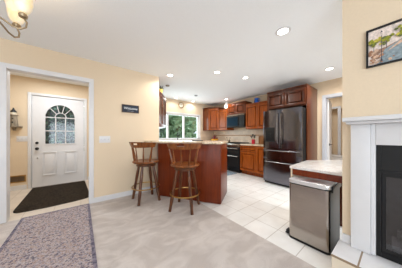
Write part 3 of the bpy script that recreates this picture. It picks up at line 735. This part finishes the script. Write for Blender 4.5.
# ================================================================== STOOLS
def make_stool(label, loc, rz, leg_rz):
    st = thing('bar_stool', label, 'bar stool', (*loc, 0.0125), rz, 'bar stools at the bar')
    def seat(bm):
        lathe(bm, [(0.12, 0.0), (0.205, 0.0), (0.226, 0.012), (0.230, 0.026), (0.218, 0.040), (0.17, 0.040), (0.08, 0.032), (0.01, 0.030)], 32, (0, 0, 0.665))
    obj('seat', seat, M['stoolwood'], st)
    obj('swivel', lambda bm: lathe(bm, [(0.165, -0.05), (0.165, -0.012), (0.12, -0.012), (0.12, -0.0005)], 24, (0, 0, 0.665)), M['stooldark'], st)
    def rail(bm):
        def f(a, v):
            half = R(74)
            k = abs(a) / half
            rad = 0.245 + 0.035 * v + 0.012 * k
            z = 0.945 + v * (0.098 - 0.022 * k * k) + 0.012 * k * k
            d = Vector((math.sin(a), -math.cos(a), 0))
            return d * rad + Vector((0, 0.02, z)), d
        us = [R(-74 + 148 * i / 24) for i in range(25)]
        grid_plate(bm, f, us, [0, 0.3, 0.5, 0.8, 1.0], 0.024, lambda i, j: 10 <= i <= 13 and j == 2)
    tr = obj('back_rail', rail, M['stoolwood'], st)
    for i, a in enumerate((-64, -33, 0, 33, 64)):
        d0 = Vector((math.sin(R(a)), -math.cos(R(a)), 0))
        p0 = d0 * 0.195 + Vector((0, 0, 0.703)); p1 = d0 * (0.247 + 0.012 * abs(a) / 74) + Vector((0, 0.02, 0.950 + 0.012 * (a / 74) ** 2))
        big = abs(a) > 50
        pts = [p0.lerp(p1, k / 6) for k in range(7)]
        rr = [0.009, 0.012, 0.0145, 0.012, 0.010, 0.009, 0.009]
        obj('spindle', lambda bm: tube(bm, pts, [r * (1.45 if big else 0.9) for r in rr], 8), M['stoolwood'], st)
    for k in range(4):
        a = R(leg_rz + 90 * k) - rz
        d0 = Vector((math.cos(a), math.sin(a), 0))
        p0 = d0 * 0.135 + Vector((0, 0, 0.614)); p1 = d0 * 0.252
        pts = [p0.lerp(p1, i / 8) for i in range(9)]
        obj('leg', lambda bm: tube(bm, pts, [0.020, 0.023, 0.026, 0.025, 0.021, 0.024, 0.026, 0.022, 0.023], 10), M['stooldark'], st)
    obj('foot_ring', lambda bm: tube(bm, [(0.232 * math.cos(2 * PI * i / 40), 0.232 * math.sin(2 * PI * i / 40), 0.245) for i in range(40)], 0.011, 8, True), M['brass'], st)
    return st
make_stool('wooden swivel bar stool in front of the middle of the bar panel', (1.31, 2.09), R(42 - 90), -8)
make_stool('wooden swivel bar stool standing closest to the cream wall', (0.925, 2.79), R(26 - 90), 45)

# ================================================================== RUGS
rn = thing('runner_rug', 'patterned grey purple runner rug leading to the foyer', 'rug', (0, 0, 0.0125))
obj('field', B((-0.615, 0.085, 0.36, 3.17, 0, 0.008)), M['rug'], rn, False)
obj('border', B((-0.645, -0.6155, 0.33, 3.20, 0, 0.0085), (0.0855, 0.115, 0.33, 3.20, 0, 0.0085), (-0.615, 0.085, 3.1705, 3.20, 0, 0.0085), (-0.615, 0.085, 0.33, 0.3595, 0, 0.0085)), M['rugborder'], rn, False)
def mat_shape(bm):
    pts = [(-0.83, 4.92), (0.08, 4.92)] + [(0.06 + 0.08 * math.cos(R(a)), 3.70 + 0.16 * math.sin(R(a))) for a in range(0, -91, -15)]
    pts += [(-0.1, 3.50), (-0.4, 3.47), (-0.6, 3.47)] + [(-0.72 - 0.09 * math.sin(R(a)), 3.61 - 0.13 * math.cos(R(a))) for a in range(0, 91, 15)]
    prism(bm, pts, 0.0045, 0.016, 0.003)
tag(obj('doormat', mat_shape, M['doormat']), 'dark brown doormat in front of the white front door', 'doormat')
tag(obj('kitchen_mat', lambda bm: prism(bm, rrect(3.36, 3.82, 3.05, 3.75, 0.04), 0.0008, 0.009), M['kmat']), 'blue grey kitchen mat in front of the range', 'mat')

# ================================================================== LIGHTS ON THE CEILING
def recessed(px, py, label, watts, dia=0.15):
    z = (CH - CAM_H) * 153.8 / (136 - py); X = z * (px - 201) / 153.8
    x = z * math.cos(R(52)) + X * math.sin(R(52)); y = z * math.sin(R(52)) - X * math.cos(R(52))
    t = thing('recessed_light', label, 'ceiling light', (x, y, CH), 0, 'recessed ceiling lights')
    r = dia / 2
    obj('trim_ring', lambda bm: lathe(bm, [(r, -0.001), (r, -0.006), (r * 0.72, -0.010), (r * 0.70, -0.001)], 28), M['white'], t)
    obj('lens', lambda bm: lathe(bm, [(r * 0.69, -0.001), (r * 0.69, -0.007)], 24), M['lamp'], t)
    l = bpy.data.lights.new('lamp', 'SPOT'); l.energy = watts; l.color = (1.0, 0.95, 0.88)
    l.spot_size = R(172); l.spot_blend = 0.6; l.shadow_soft_size = 0.05
    lo = bpy.data.objects.new('lamp', l); C.objects.link(lo); lo.parent = t; lo.location = (0, 0, -0.03)
for a in ((283, 31, 'large recessed ceiling light nearest to the fireplace wall', 26, 0.17), (170, 75, 'recessed ceiling light just past the end of the cream wall', 40),
          (217, 72, 'recessed ceiling light above the end of the bar', 40), (245.5, 77.5, 'recessed ceiling light in front of the fridge cabinet', 40),
          (176, 97.5, 'recessed ceiling light above the window beside the clock, farther from the corner', 17), (193, 101.3, 'recessed ceiling light between the clock and the corner cabinet', 17),
          (226.3, 99, 'recessed ceiling light above the white vase and microwave', 40), (329.5, 68.5, 'recessed ceiling light near the far doorway right of the fridge', 75)):
    recessed(*a)
def detector(px, py, label, r, mat):
    z = (CH - CAM_H) * 153.8 / (136 - py); X = z * (px - 201) / 153.8
    x = z * math.cos(R(52)) + X * math.sin(R(52)); y = z * math.sin(R(52)) - X * math.cos(R(52))
    tag(obj('ceiling_detector', lambda bm: lathe(bm, [(r, -0.001), (r, -0.012), (r * 0.8, -0.028), (r * 0.2, -0.030)], 24, (x, y, CH)), mat), label, 'detector')
M['greyplastic'] = plain('grey_plastic', (150, 150, 154), 0.5)
detector(167.6, 85.4, 'small dark round ceiling fixture near the angled glass cabinet', 0.05, M['bronze'])
detector(196, 95.2, 'small grey ceiling detector in the kitchen near the window', 0.05, M['greyplastic'])

ch = thing('chandelier', 'chandelier with amber glass bell shades on curled bronze arms', 'chandelier', (-0.485, 1.695, 0.012))
def ch_body(bm):
    lathe(bm, [(0.008, 1.88), (0.02, 1.90), (0.012, 1.93), (0.03, 1.96), (0.034, 2.0), (0.014, 2.04), (0.02, 2.08), (0.008, 2.12), (0.008, 2.425)], 16)
    lathe(bm, [(0.06, 2.425), (0.06, 2.4385)], 24)
obj('stem', ch_body, M['antique'], ch)
for k in range(5):
    a = R(-15 + 72 * k); d = Vector((math.cos(a), math.sin(a), 0)); up = Vector((0, 0, 1))
    pts = [d * r + up * z for r, z in ((0.03, 1.97), (0.07, 1.945), (0.11, 1.915), (0.15, 1.905), (0.18, 1.925), (0.185, 1.96), (0.168, 1.988))]
    am = obj('arm', lambda bm: tube(bm, pts, 0.006, 8), M['antique'], ch)
    c = d * 0.165
    obj('cup', lambda bm: lathe(bm, [(0.008, 1.985), (0.022, 1.992), (0.025, 2.008), (0.018, 2.02), (0.012, 2.022)], 16, (c.x, c.y, 0)), M['antique'], am)
    def shade(bm):
        prof = [(0.016, 2.022), (0.030, 2.032), (0.043, 2.060), (0.049, 2.10), (0.053, 2.145), (0.061, 2.165), (0.058, 2.165), (0.050, 2.145), (0.046, 2.10), (0.040, 2.062), (0.028, 2.036), (0.014, 2.026)]
        lathe(bm, prof, 24, (c.x, c.y, 0), True, True)
    sh = obj('lamp_shade', shade, M['shade'], ch)
    obj('rim', lambda bm: tube(bm, [(c.x + 0.0615 * math.cos(2 * PI * i / 28), c.y + 0.0615 * math.sin(2 * PI * i / 28), 2.168) for i in range(28)], 0.003, 6, True), M['antique'], sh)
    l = bpy.data.lights.new('bulb_light', 'POINT'); l.energy = 1.6; l.color = (1, 0.85, 0.62); l.shadow_soft_size = 0.03
    lo = bpy.data.objects.new('bulb_light', l); C.objects.link(lo); lo.parent = ch; lo.location = (c.x, c.y, 2.13)

# ================================================================== THINGS ON THE WALLS
# clock above the window
ck = thing('wall_clock', 'round gold-rimmed wall clock above the kitchen window', 'clock', (2.867, YW - 0.001, 2.275))
def ring_y(r, r2): return lambda bm: tube(bm, [(r * math.cos(2 * PI * i / 32), -0.015, r * math.sin(2 * PI * i / 32)) for i in range(32)], r2, 8, True)
obj('rim', ring_y(0.10, 0.014), M['brass'], ck)
M['face'] = plain('clock_face', (240, 232, 214), 0.5)
obj('face', lambda bm: tube(bm, [(0, 0, 0), (0, -0.012, 0)], 0.095, 32), M['face'], ck)
obj('hour_hand', lambda bm: tube(bm, [(0, -0.0165, 0), (0.03, -0.0165, 0.045)], 0.003, 6), M['black'], ck)
obj('minute_hand', lambda bm: tube(bm, [(0, -0.0215, 0), (-0.03, -0.0215, 0.065)], 0.0022, 6), M['black'], ck)

# welcome sign
sg = thing('wall_sign', 'small dark wooden sign with white script on the cream wall', 'sign', (0.605, YL - 0.0005, 1.605))
M['signblue'] = plain('sign_navy', (30, 42, 58), 0.6, var=0.2, scale=30)
M['signframe'] = wood('sign_frame', (70, 46, 30), (120, 84, 56), 0.6)
M['signtext'] = plain('sign_white', (226, 230, 234), 0.6)
obj('board', B((0.008, 0.302, -0.012, -0.001, 0.008, 0.142)), M['signblue'], sg)
obj('frame', B((0, 0.31, -0.018, -0.0005, 0, 0.008), (0, 0.31, -0.018, -0.0005, 0.142, 0.15), (0, 0.008, -0.018, -0.0005, 0.008, 0.142), (0.302, 0.31, -0.018, -0.0005, 0.008, 0.142)), M['signframe'], sg, False)
def text(body, size, loc, parent, mat, name='lettering', shear=0.25):
    cu = bpy.data.curves.new(name, 'FONT'); cu.body = body; cu.size = size; cu.shear = shear; cu.extrude = 0.0008; cu.offset = 0.0002
    cu.align_x = 'CENTER'; cu.align_y = 'CENTER'; cu.materials.append(mat)
    tmp = bpy.data.objects.new(name, cu); C.objects.link(tmp)
    me = bpy.data.meshes.new_from_object(tmp.evaluated_get(bpy.context.evaluated_depsgraph_get()))
    bpy.data.objects.remove(tmp); bpy.data.curves.remove(cu)
    me.name = name
    if not me.materials: me.materials.append(mat)
    o = bpy.data.objects.new(name, me); C.objects.link(o); o.parent = parent; o.location = loc; o.rotation_euler = (R(90), 0, 0)
    return o
text('Welcome', 0.062, (0.155, -0.0128, 0.080), sg, M['signtext'])
obj('flourish', lambda bm: tube(bm, [(0.10 + 0.11 * i / 12, -0.0128, 0.030 + 0.004 * math.sin(i * 1.3)) for i in range(13)], 0.0012, 6), M['signtext'], sg)

# switch plates
def plate(loc, w, h, n, label):
    p = thing('switch_plate', label, 'light switch', loc)
    obj('cover', B((0, w, -0.006, -0.0005, 0, h), bev=0.002), M['white'], p)
    for i in range(n):
        x = w * (i + 0.5) / n
        obj('toggle', B((x - 0.006, x + 0.006, -0.016, -0.0065, h / 2 - 0.012, h / 2 + 0.012), bev=0.002), M['graystrip'], p)
plate((0.252, YL, 1.035), 0.168, 0.118, 3, 'white triple switch plate on the cream wall near the small sign')
plate((-1.075, YD, 1.035), 0.165, 0.118, 3, 'white switch plate beside the front door')
# floor-level vent grille
vg = thing('wall_vent', 'bronze vent grille low on the foyer wall', 'vent', (-1.21, YD - 0.0005, 0.165))
obj('frame', B((0, 0.27, -0.008, -0.0005, 0, 0.018), (0, 0.27, -0.008, -0.0005, 0.13, 0.15), (0, 0.018, -0.008, -0.0005, 0.018, 0.13), (0.252, 0.27, -0.008, -0.0005, 0.018, 0.13)), M['brass'], vg, False)
obj('louver', B((0.018, 0.252, -0.002, -0.001, 0.018, 0.13), *[(0.018, 0.252, -0.007, -0.0025, 0.024 + i * 0.015, 0.031 + i * 0.015) for i in range(7)]), M['bronze'], vg, False)
# lighthouse on its bracket
lx, lz = -1.10, 1.36
sh = thing('wall_shelf', 'small weathered wooden wall shelf under the lighthouse ornament', 'shelf', (lx, YD - 0.0005, lz))
M['driftwood'] = wood('driftwood', (108, 98, 84), (164, 152, 134), 0.8)
obj('board', B((-0.115, 0.115, -0.15, 0, -0.018, 0), bev=0.003), M['driftwood'], sh)
obj('bracket', lambda bm: [bm.faces.new([bm.verts.new(p) for p in q]) for q in (((-0.02, 0, -0.019), (-0.02, -0.12, -0.019), (-0.02, 0, -0.09)), ((0.02, 0, -0.019), (0.02, 0, -0.09), (0.02, -0.12, -0.019)), ((-0.02, -0.12, -0.019), (0.02, -0.12, -0.019), (0.02, 0, -0.09), (-0.02, 0, -0.09)))], M['driftwood'], sh, False)
lh = thing('lighthouse_ornament', 'wooden lighthouse ornament with dark roof on the foyer shelf', 'ornament', (lx, YD - 0.078, lz + 0.0005))
obj('tower', lambda bm: lathe(bm, [(0.072, 0), (0.07, 0.03), (0.052, 0.215)], 8), M['driftwood'], lh)
obj('gallery', lambda bm: lathe(bm, [(0.07, 0.2155), (0.07, 0.235)], 8), M['driftwood'], lh)
M['cream'] = plain('cream_paint', (226, 218, 200), 0.5)
obj('lantern', lambda bm: lathe(bm, [(0.044, 0.2355), (0.044, 0.285)], 8), M['cream'], lh)
obj('roof', lambda bm: lathe(bm, [(0.050, 0.2855), (0.047, 0.30), (0.018, 0.345), (0.012, 0.36), (0.012, 0.378)], 8), M['black'], lh)
obj('window', B((-0.01, 0.01, -0.0735, -0.066, 0.06, 0.09), (-0.01, 0.01, -0.066, -0.058, 0.14, 0.165)), M['black'], lh, False)

# painting over the mantel
pt = thing('wall_picture', 'framed painting of a lamp post, trees and a road above the mantel', 'picture', (XF - 0.0005, 0.162, 1.715), R(-90))
PW, PH = 0.46, 0.305
obj('frame', B((0, PW, -0.022, -0.0005, 0, 0.012), (0, PW, -0.022, -0.0005, PH - 0.012, PH), (0, 0.012, -0.022, -0.0005, 0.012, PH - 0.012), (PW - 0.012, PW, -0.022, -0.0005, 0.012, PH - 0.012)), M['black'], pt, False)
cols = {'sky': (222, 206, 196), 'road': (132, 146, 152), 'leaf': (140, 142, 40), 'leaf2': (188, 176, 70), 'rock': (170, 122, 92), 'rock2': (206, 172, 146), 'post': (70, 66, 74), 'wallc': (150, 116, 96), 'bush': (96, 104, 58)}
ks = list(cols)
pm = [plain('paint_' + k, cols[k], 0.7, var=0.14, scale=70) for k in ks]
def canvas(bm):
    lay = [-0.006]
    rnd = random.Random(3)
    def poly(pts, k):
        lay[0] -= 0.00012
        f = bm.faces.new([bm.verts.new((0.012 + a * (PW - 0.024), lay[0], 0.012 + b * (PH - 0.024))) for a, b in pts]); f.material_index = ks.index(k)
    def blob(a, b, r, k, n=9, sq=1.5):
        poly([(min(1, max(0, a + r * math.cos(2 * PI * i / n) * rnd.uniform(.7, 1.15))), min(1, max(0, b + r * sq * math.sin(2 * PI * i / n) * rnd.uniform(.7, 1.15)))) for i in range(n)], k)
    for f in box(bm, 0.0121, PW - 0.0121, -0.006, -0.001, 0.0121, PH - 0.0121): f.material_index = 0
    poly([(0, 0.40), (0.22, 0.44), (0.45, 0.58), (0.6, 0.62), (1, 0.6), (1, 0.35), (0, 0.3)], 'wallc')
    poly([(0.10, 0.0), (1, 0), (1, 0.55), (0.5, 0.62), (0.36, 0.52), (0.2, 0.38)], 'road')
    poly([(0.22, 0.30), (0.36, 0.5), (0.5, 0.62), (0.45, 0.5)], 'rock2')
    for _ in range(34): blob(rnd.uniform(0.02, 0.17), rnd.uniform(0.04, 0.42), rnd.uniform(0.014, 0.034), rnd.choice(('rock', 'rock2', 'wallc')))
    for _ in range(12): blob(rnd.uniform(0.02, 0.30), rnd.uniform(0.03, 0.14), rnd.uniform(0.01, 0.025), rnd.choice(('rock', 'rock2')))
    for (a, b) in ((0.07, 0.62), (0.22, 0.64), (0.40, 0.74), (0.62, 0.74), (0.85, 0.7)):
        for _ in range(18): blob(a + rnd.gauss(0, 0.035), b + rnd.gauss(0, 0.065), rnd.uniform(0.018, 0.034), rnd.choice(('leaf', 'leaf2', 'leaf', 'bush')))
        poly([(a - 0.004, 0.38), (a + 0.004, 0.38), (a + 0.003, b - 0.05), (a - 0.003, b - 0.05)], 'post')
    poly([(0.158, 0.06), (0.168, 0.06), (0.166, 0.78), (0.160, 0.78)], 'post'); poly([(0.148, 0.06), (0.178, 0.06), (0.172, 0.12), (0.154, 0.12)], 'post')
    poly([(0.153, 0.78), (0.173, 0.78), (0.178, 0.86), (0.163, 0.90), (0.148, 0.86)], 'sky'); poly([(0.147, 0.86), (0.179, 0.86), (0.163, 0.91)], 'post')
obj('canvas', canvas, pm, pt, False)

# ================================================================== THINGS ON COUNTERS AND CABINETS
M['yellow'] = plain('yellow_ceramic', (222, 168, 48), 0.3, var=0.08)
bx, by, bz = 4.16, 4.45, 0.9145
tag(obj('fruit_bowl', lambda bm: lathe(bm, [(0.07, 0), (0.08, 0.01), (0.13, 0.06), (0.16, 0.125), (0.152, 0.125), (0.122, 0.064), (0.07, 0.02), (0.004, 0.016)], 24, (bx, by, bz)), M['yellow']), 'yellow fruit bowl in the corner of the worktop', 'bowl')
M['apple'] = plain('dark_red_apple', (112, 26, 34), 0.3, var=0.25)
fl = ['dark red apple in the yellow bowl, toward the window', 'dark red apple in the yellow bowl, toward the range', 'dark red apple in the yellow bowl, toward the bar', 'dark red apple lying on top of the other apples']
for (dx, dy, dz), lb in zip(((-0.02, 0.075, 0.14), (0.055, -0.058, 0.14), (-0.07, -0.035, 0.14), (0.0, 0.005, 0.215)), fl):
    ap = thing('apple', lb, 'apple', (bx + dx, by + dy, bz + dz), 0, 'apples in the yellow bowl')
    obj('flesh', lambda bm: lathe(bm, [(0.004, -0.037), (0.028, -0.042), (0.046, -0.016), (0.05, 0.010), (0.041, 0.034), (0.018, 0.042), (0.003, 0.035)], 16), M['apple'], ap)
    obj('stem', lambda bm: tube(bm, [(0, 0, 0.0355), (0.004, 0, 0.055)], 0.0025, 5), M['bark'], ap)
M['clay'] = plain('brown_ceramic', (120, 98, 76), 0.4)
tag(obj('small_bowl', lambda bm: lathe(bm, [(0.035, 0), (0.04, 0.008), (0.06, 0.05), (0.066, 0.085), (0.06, 0.085), (0.054, 0.05), (0.03, 0.016), (0.003, 0.014)], 20, (4.30, 3.85, bz)), M['clay']), 'small brown bowl on the worktop beside the range', 'bowl')
for k, (dx, dy, lb) in enumerate(((-0.03, 0.05, 'wooden spoon leaning in the brown bowl, toward the corner'), (0.01, -0.06, 'wooden spoon leaning in the brown bowl, toward the range'))):
    sp = thing('wooden_spoon', lb, 'spoon', (4.30, 3.85, bz + 0.017), 0, 'spoons in the brown bowl')
    obj('handle', lambda bm: tube(bm, [(0.0, -dy * 0.3, 0.001), (dx, dy, 0.14)], 0.005, 6), M['signframe'], sp)
    obj('head', lambda bm: tube(bm, [(dx, dy, 0.1405), (dx * 1.1, dy * 1.1, 0.16), (dx * 1.2, dy * 1.2, 0.18)], [0.008, 0.016, 0.006], 10), M['signframe'], sp)
M['red'] = plain('red_ceramic', (196, 40, 58), 0.3)
cx, cy = 4.18, 2.735
tag(obj('utensil_crock', lambda bm: lathe(bm, [(0.05, 0), (0.052, 0.006), (0.054, 0.135), (0.048, 0.135), (0.046, 0.01), (0.003, 0.008)], 24, (cx, cy, bz)), M['red']), 'red utensil crock on the worktop beside the fridge', 'crock')
M['teal'] = plain('dark_teal_nylon', (28, 60, 58), 0.4)
ut = [(-0.025, 0.072, 0.235, 'black', 'flat'), (0.03, 0.045, 0.275, 'teal', 'spoon'), (-0.03, 0.0, 0.285, 'black', 'flat'), (0.03, -0.035, 0.26, 'teal', 'flat'), (-0.03, -0.072, 0.225, 'black', 'spoon')]
ul = ['black spatula in the red crock, leaning farthest toward the range', 'dark teal spoon in the red crock, second from the range', 'black spatula standing upright in the middle of the red crock', 'dark teal spatula in the red crock, leaning toward the fridge', 'black spoon in the red crock, leaning farthest toward the fridge']
for (dx, dy, h, m, kd), lb in zip(ut, ul):
    utn = thing('spatula' if kd == 'flat' else 'serving_spoon', lb, 'utensil', (cx, cy, bz + 0.012), 0, 'utensils in the red crock')
    k0 = 0.62
    obj('handle', lambda bm: tube(bm, [(dx * 0.3, dy * 0.3, 0.0), (dx * k0, dy * k0, h * k0 + 0.02)], 0.004, 6), M[m], utn)
    if kd == 'flat':
        def hd(bm):
            p = Vector((dx * k0, dy * k0, h * k0 + 0.0205)); q = Vector((dx, dy, h)); s = Vector((0, 1, 0)); t = Vector((0.004, 0, 0))
            a = [p - s * 0.012, p + s * 0.012, q + s * 0.026, q - s * 0.026]
            A = [bm.verts.new(v - t) for v in a]; Bq = [bm.verts.new(v + t) for v in a]
            bm.faces.new(A); bm.faces.new(Bq[::-1])
            for i in range(4): bm.faces.new((A[i], Bq[i], Bq[(i + 1) % 4], A[(i + 1) % 4]))
    else:
        def hd(bm):
            p = Vector((dx * k0, dy * k0, h * k0 + 0.0205)); q = Vector((dx, dy, h))
            tube(bm, [p, p.lerp(q, 0.35), p.lerp(q, 0.7), q], [0.006, 0.020, 0.022, 0.008], 10)
    obj('head', hd, M[m], utn)
M['boardwood'] = wood('cutting_board_wood', (118, 74, 38), (160, 108, 62), 0.5)
cb = thing('knife_block', 'brown wooden block standing on the worktop against the fridge side', 'knife block', (4.30, 2.50, bz))
obj('block', lambda bm: prism(bm, [(-0.06, -0.10), (0.08, -0.10), (0.08, 0.10), (-0.06, 0.10)], 0.0, 0.235, 0.006), M['boardwood'], cb)
obj('slot_board', B((-0.045, 0.065, -0.085, 0.085, 0.2355, 0.240)), M['signframe'], cb)
# tablet on the bar
tb = thing('tablet', 'flat black tablet lying on the bar top', 'tablet', (1.80, 2.42, 1.0585), R(-36))
obj('body', lambda bm: prism(bm, rrect(-0.11, 0.11, -0.07, 0.07, 0.012), 0, 0.012, 0.002), M['black'], tb)
obj('screen', B((-0.10, 0.10, -0.06, 0.06, 0.0122, 0.0128)), M['bluescreen'], tb)
# faucet
fa = thing('faucet', 'dark gooseneck kitchen faucet in front of the window', 'faucet', (2.60, YW - 0.22, bz))
obj('base', lambda bm: lathe(bm, [(0.028, 0), (0.028, 0.01), (0.018, 0.03)], 16), M['blackmetal'], fa)
obj('spout', lambda bm: tube(bm, [(0, 0, 0.0305), (0, 0, 0.28)] + [(0, -0.08 + 0.08 * math.cos(R(a)), 0.28 + 0.09 * math.sin(R(a))) for a in range(15, 181, 15)] + [(0, -0.16, 0.22)], 0.012, 8), M['blackmetal'], fa)
obj('lever', lambda bm: tube(bm, [(0.0185, 0, 0.02), (0.09, 0, 0.06)], 0.007, 6), M['blackmetal'], fa)
# tops of cabinets
M['blue'] = plain('blue_enamel', (20, 92, 190), 0.25)
pj = thing('blue_pitcher', 'bright blue pitcher on top of the cabinet next to the fridge', 'pitcher', (4.30, 2.70, 2.1605))
def pit(bm):
    lathe(bm, [(0.055, 0), (0.068, 0.01), (0.072, 0.07), (0.06, 0.13), (0.064, 0.165), (0.058, 0.165), (0.054, 0.13), (0.06, 0.07), (0.05, 0.015), (0.003, 0.013)], 24)
obj('body', pit, M['blue'], pj)
obj('handle', lambda bm: tube(bm, [(0.0, -0.063, 0.145), (0.0, -0.10, 0.14), (0.0, -0.11, 0.09), (0.0, -0.073, 0.05)], 0.008, 8), M['blue'], pj)
M['vase'] = plain('white_ceramic', (246, 246, 244), 0.25)
tag(obj('white_vase', lambda bm: lathe(bm, [(0.06, 0), (0.085, 0.02), (0.095, 0.08), (0.085, 0.15), (0.05, 0.21), (0.045, 0.245), (0.055, 0.262), (0.046, 0.262), (0.036, 0.22), (0.004, 0.20)], 24, (4.27, 3.92, 2.1505)), M['vase']), 'white vase on top of the narrow cabinet beside the microwave', 'vase')
vs = thing('flower_pot', 'small pale yellow pot with a dark plant on the angled glass cabinet', 'potted plant', (1.50, 3.47, 2.1705))
M['paleyellow'] = plain('pale_yellow_pot', (232, 216, 120), 0.4)
M['darkleaf'] = leaf_mat('dark_leaf', (34, 44, 30), (70, 84, 50))
obj('pot', lambda bm: lathe(bm, [(0.035, 0), (0.05, 0.07), (0.055, 0.09), (0.048, 0.09), (0.044, 0.07), (0.004, 0.068)], 16), M['paleyellow'], vs)
def plant(bm):
    rnd = random.Random(5)
    for _ in range(18):
        a = rnd.uniform(0, 2 * PI); r = rnd.uniform(0.03, 0.075); z = rnd.uniform(0.11, 0.19)
        tip = Vector((r * math.cos(a), r * math.sin(a), z)); sd = Vector((-math.sin(a), math.cos(a), 0)) * 0.014
        m = tip * 0.6 + Vector((0, 0, 0.045)); b0 = Vector((0, 0, 0.075))
        bm.faces.new([bm.verts.new(p) for p in (b0, m - sd, tip, m + sd)])
obj('leaves', plant, M['darkleaf'], vs, False)
# low white cabinet in the hall
lc = thing('low_cabinet', 'low white cabinet seen through the doorway behind the hall door', 'cabinet', (5.72, 1.65, 0), R(-90))
obj('body', B((0, 0.9, 0, 0.42, 0.001, 0.56)), M['white'], lc, False)
obj('top', B((-0.01, 0.91, -0.015, 0.42, 0.561, 0.585), bev=0.003), M['white'], lc)
obj('door', B((0.01, 0.44, -0.018, -0.001, 0.05, 0.54), bev=0.003), M['white'], lc); obj('door', B((0.46, 0.89, -0.018, -0.001, 0.05, 0.54), bev=0.003), M['white'], lc)
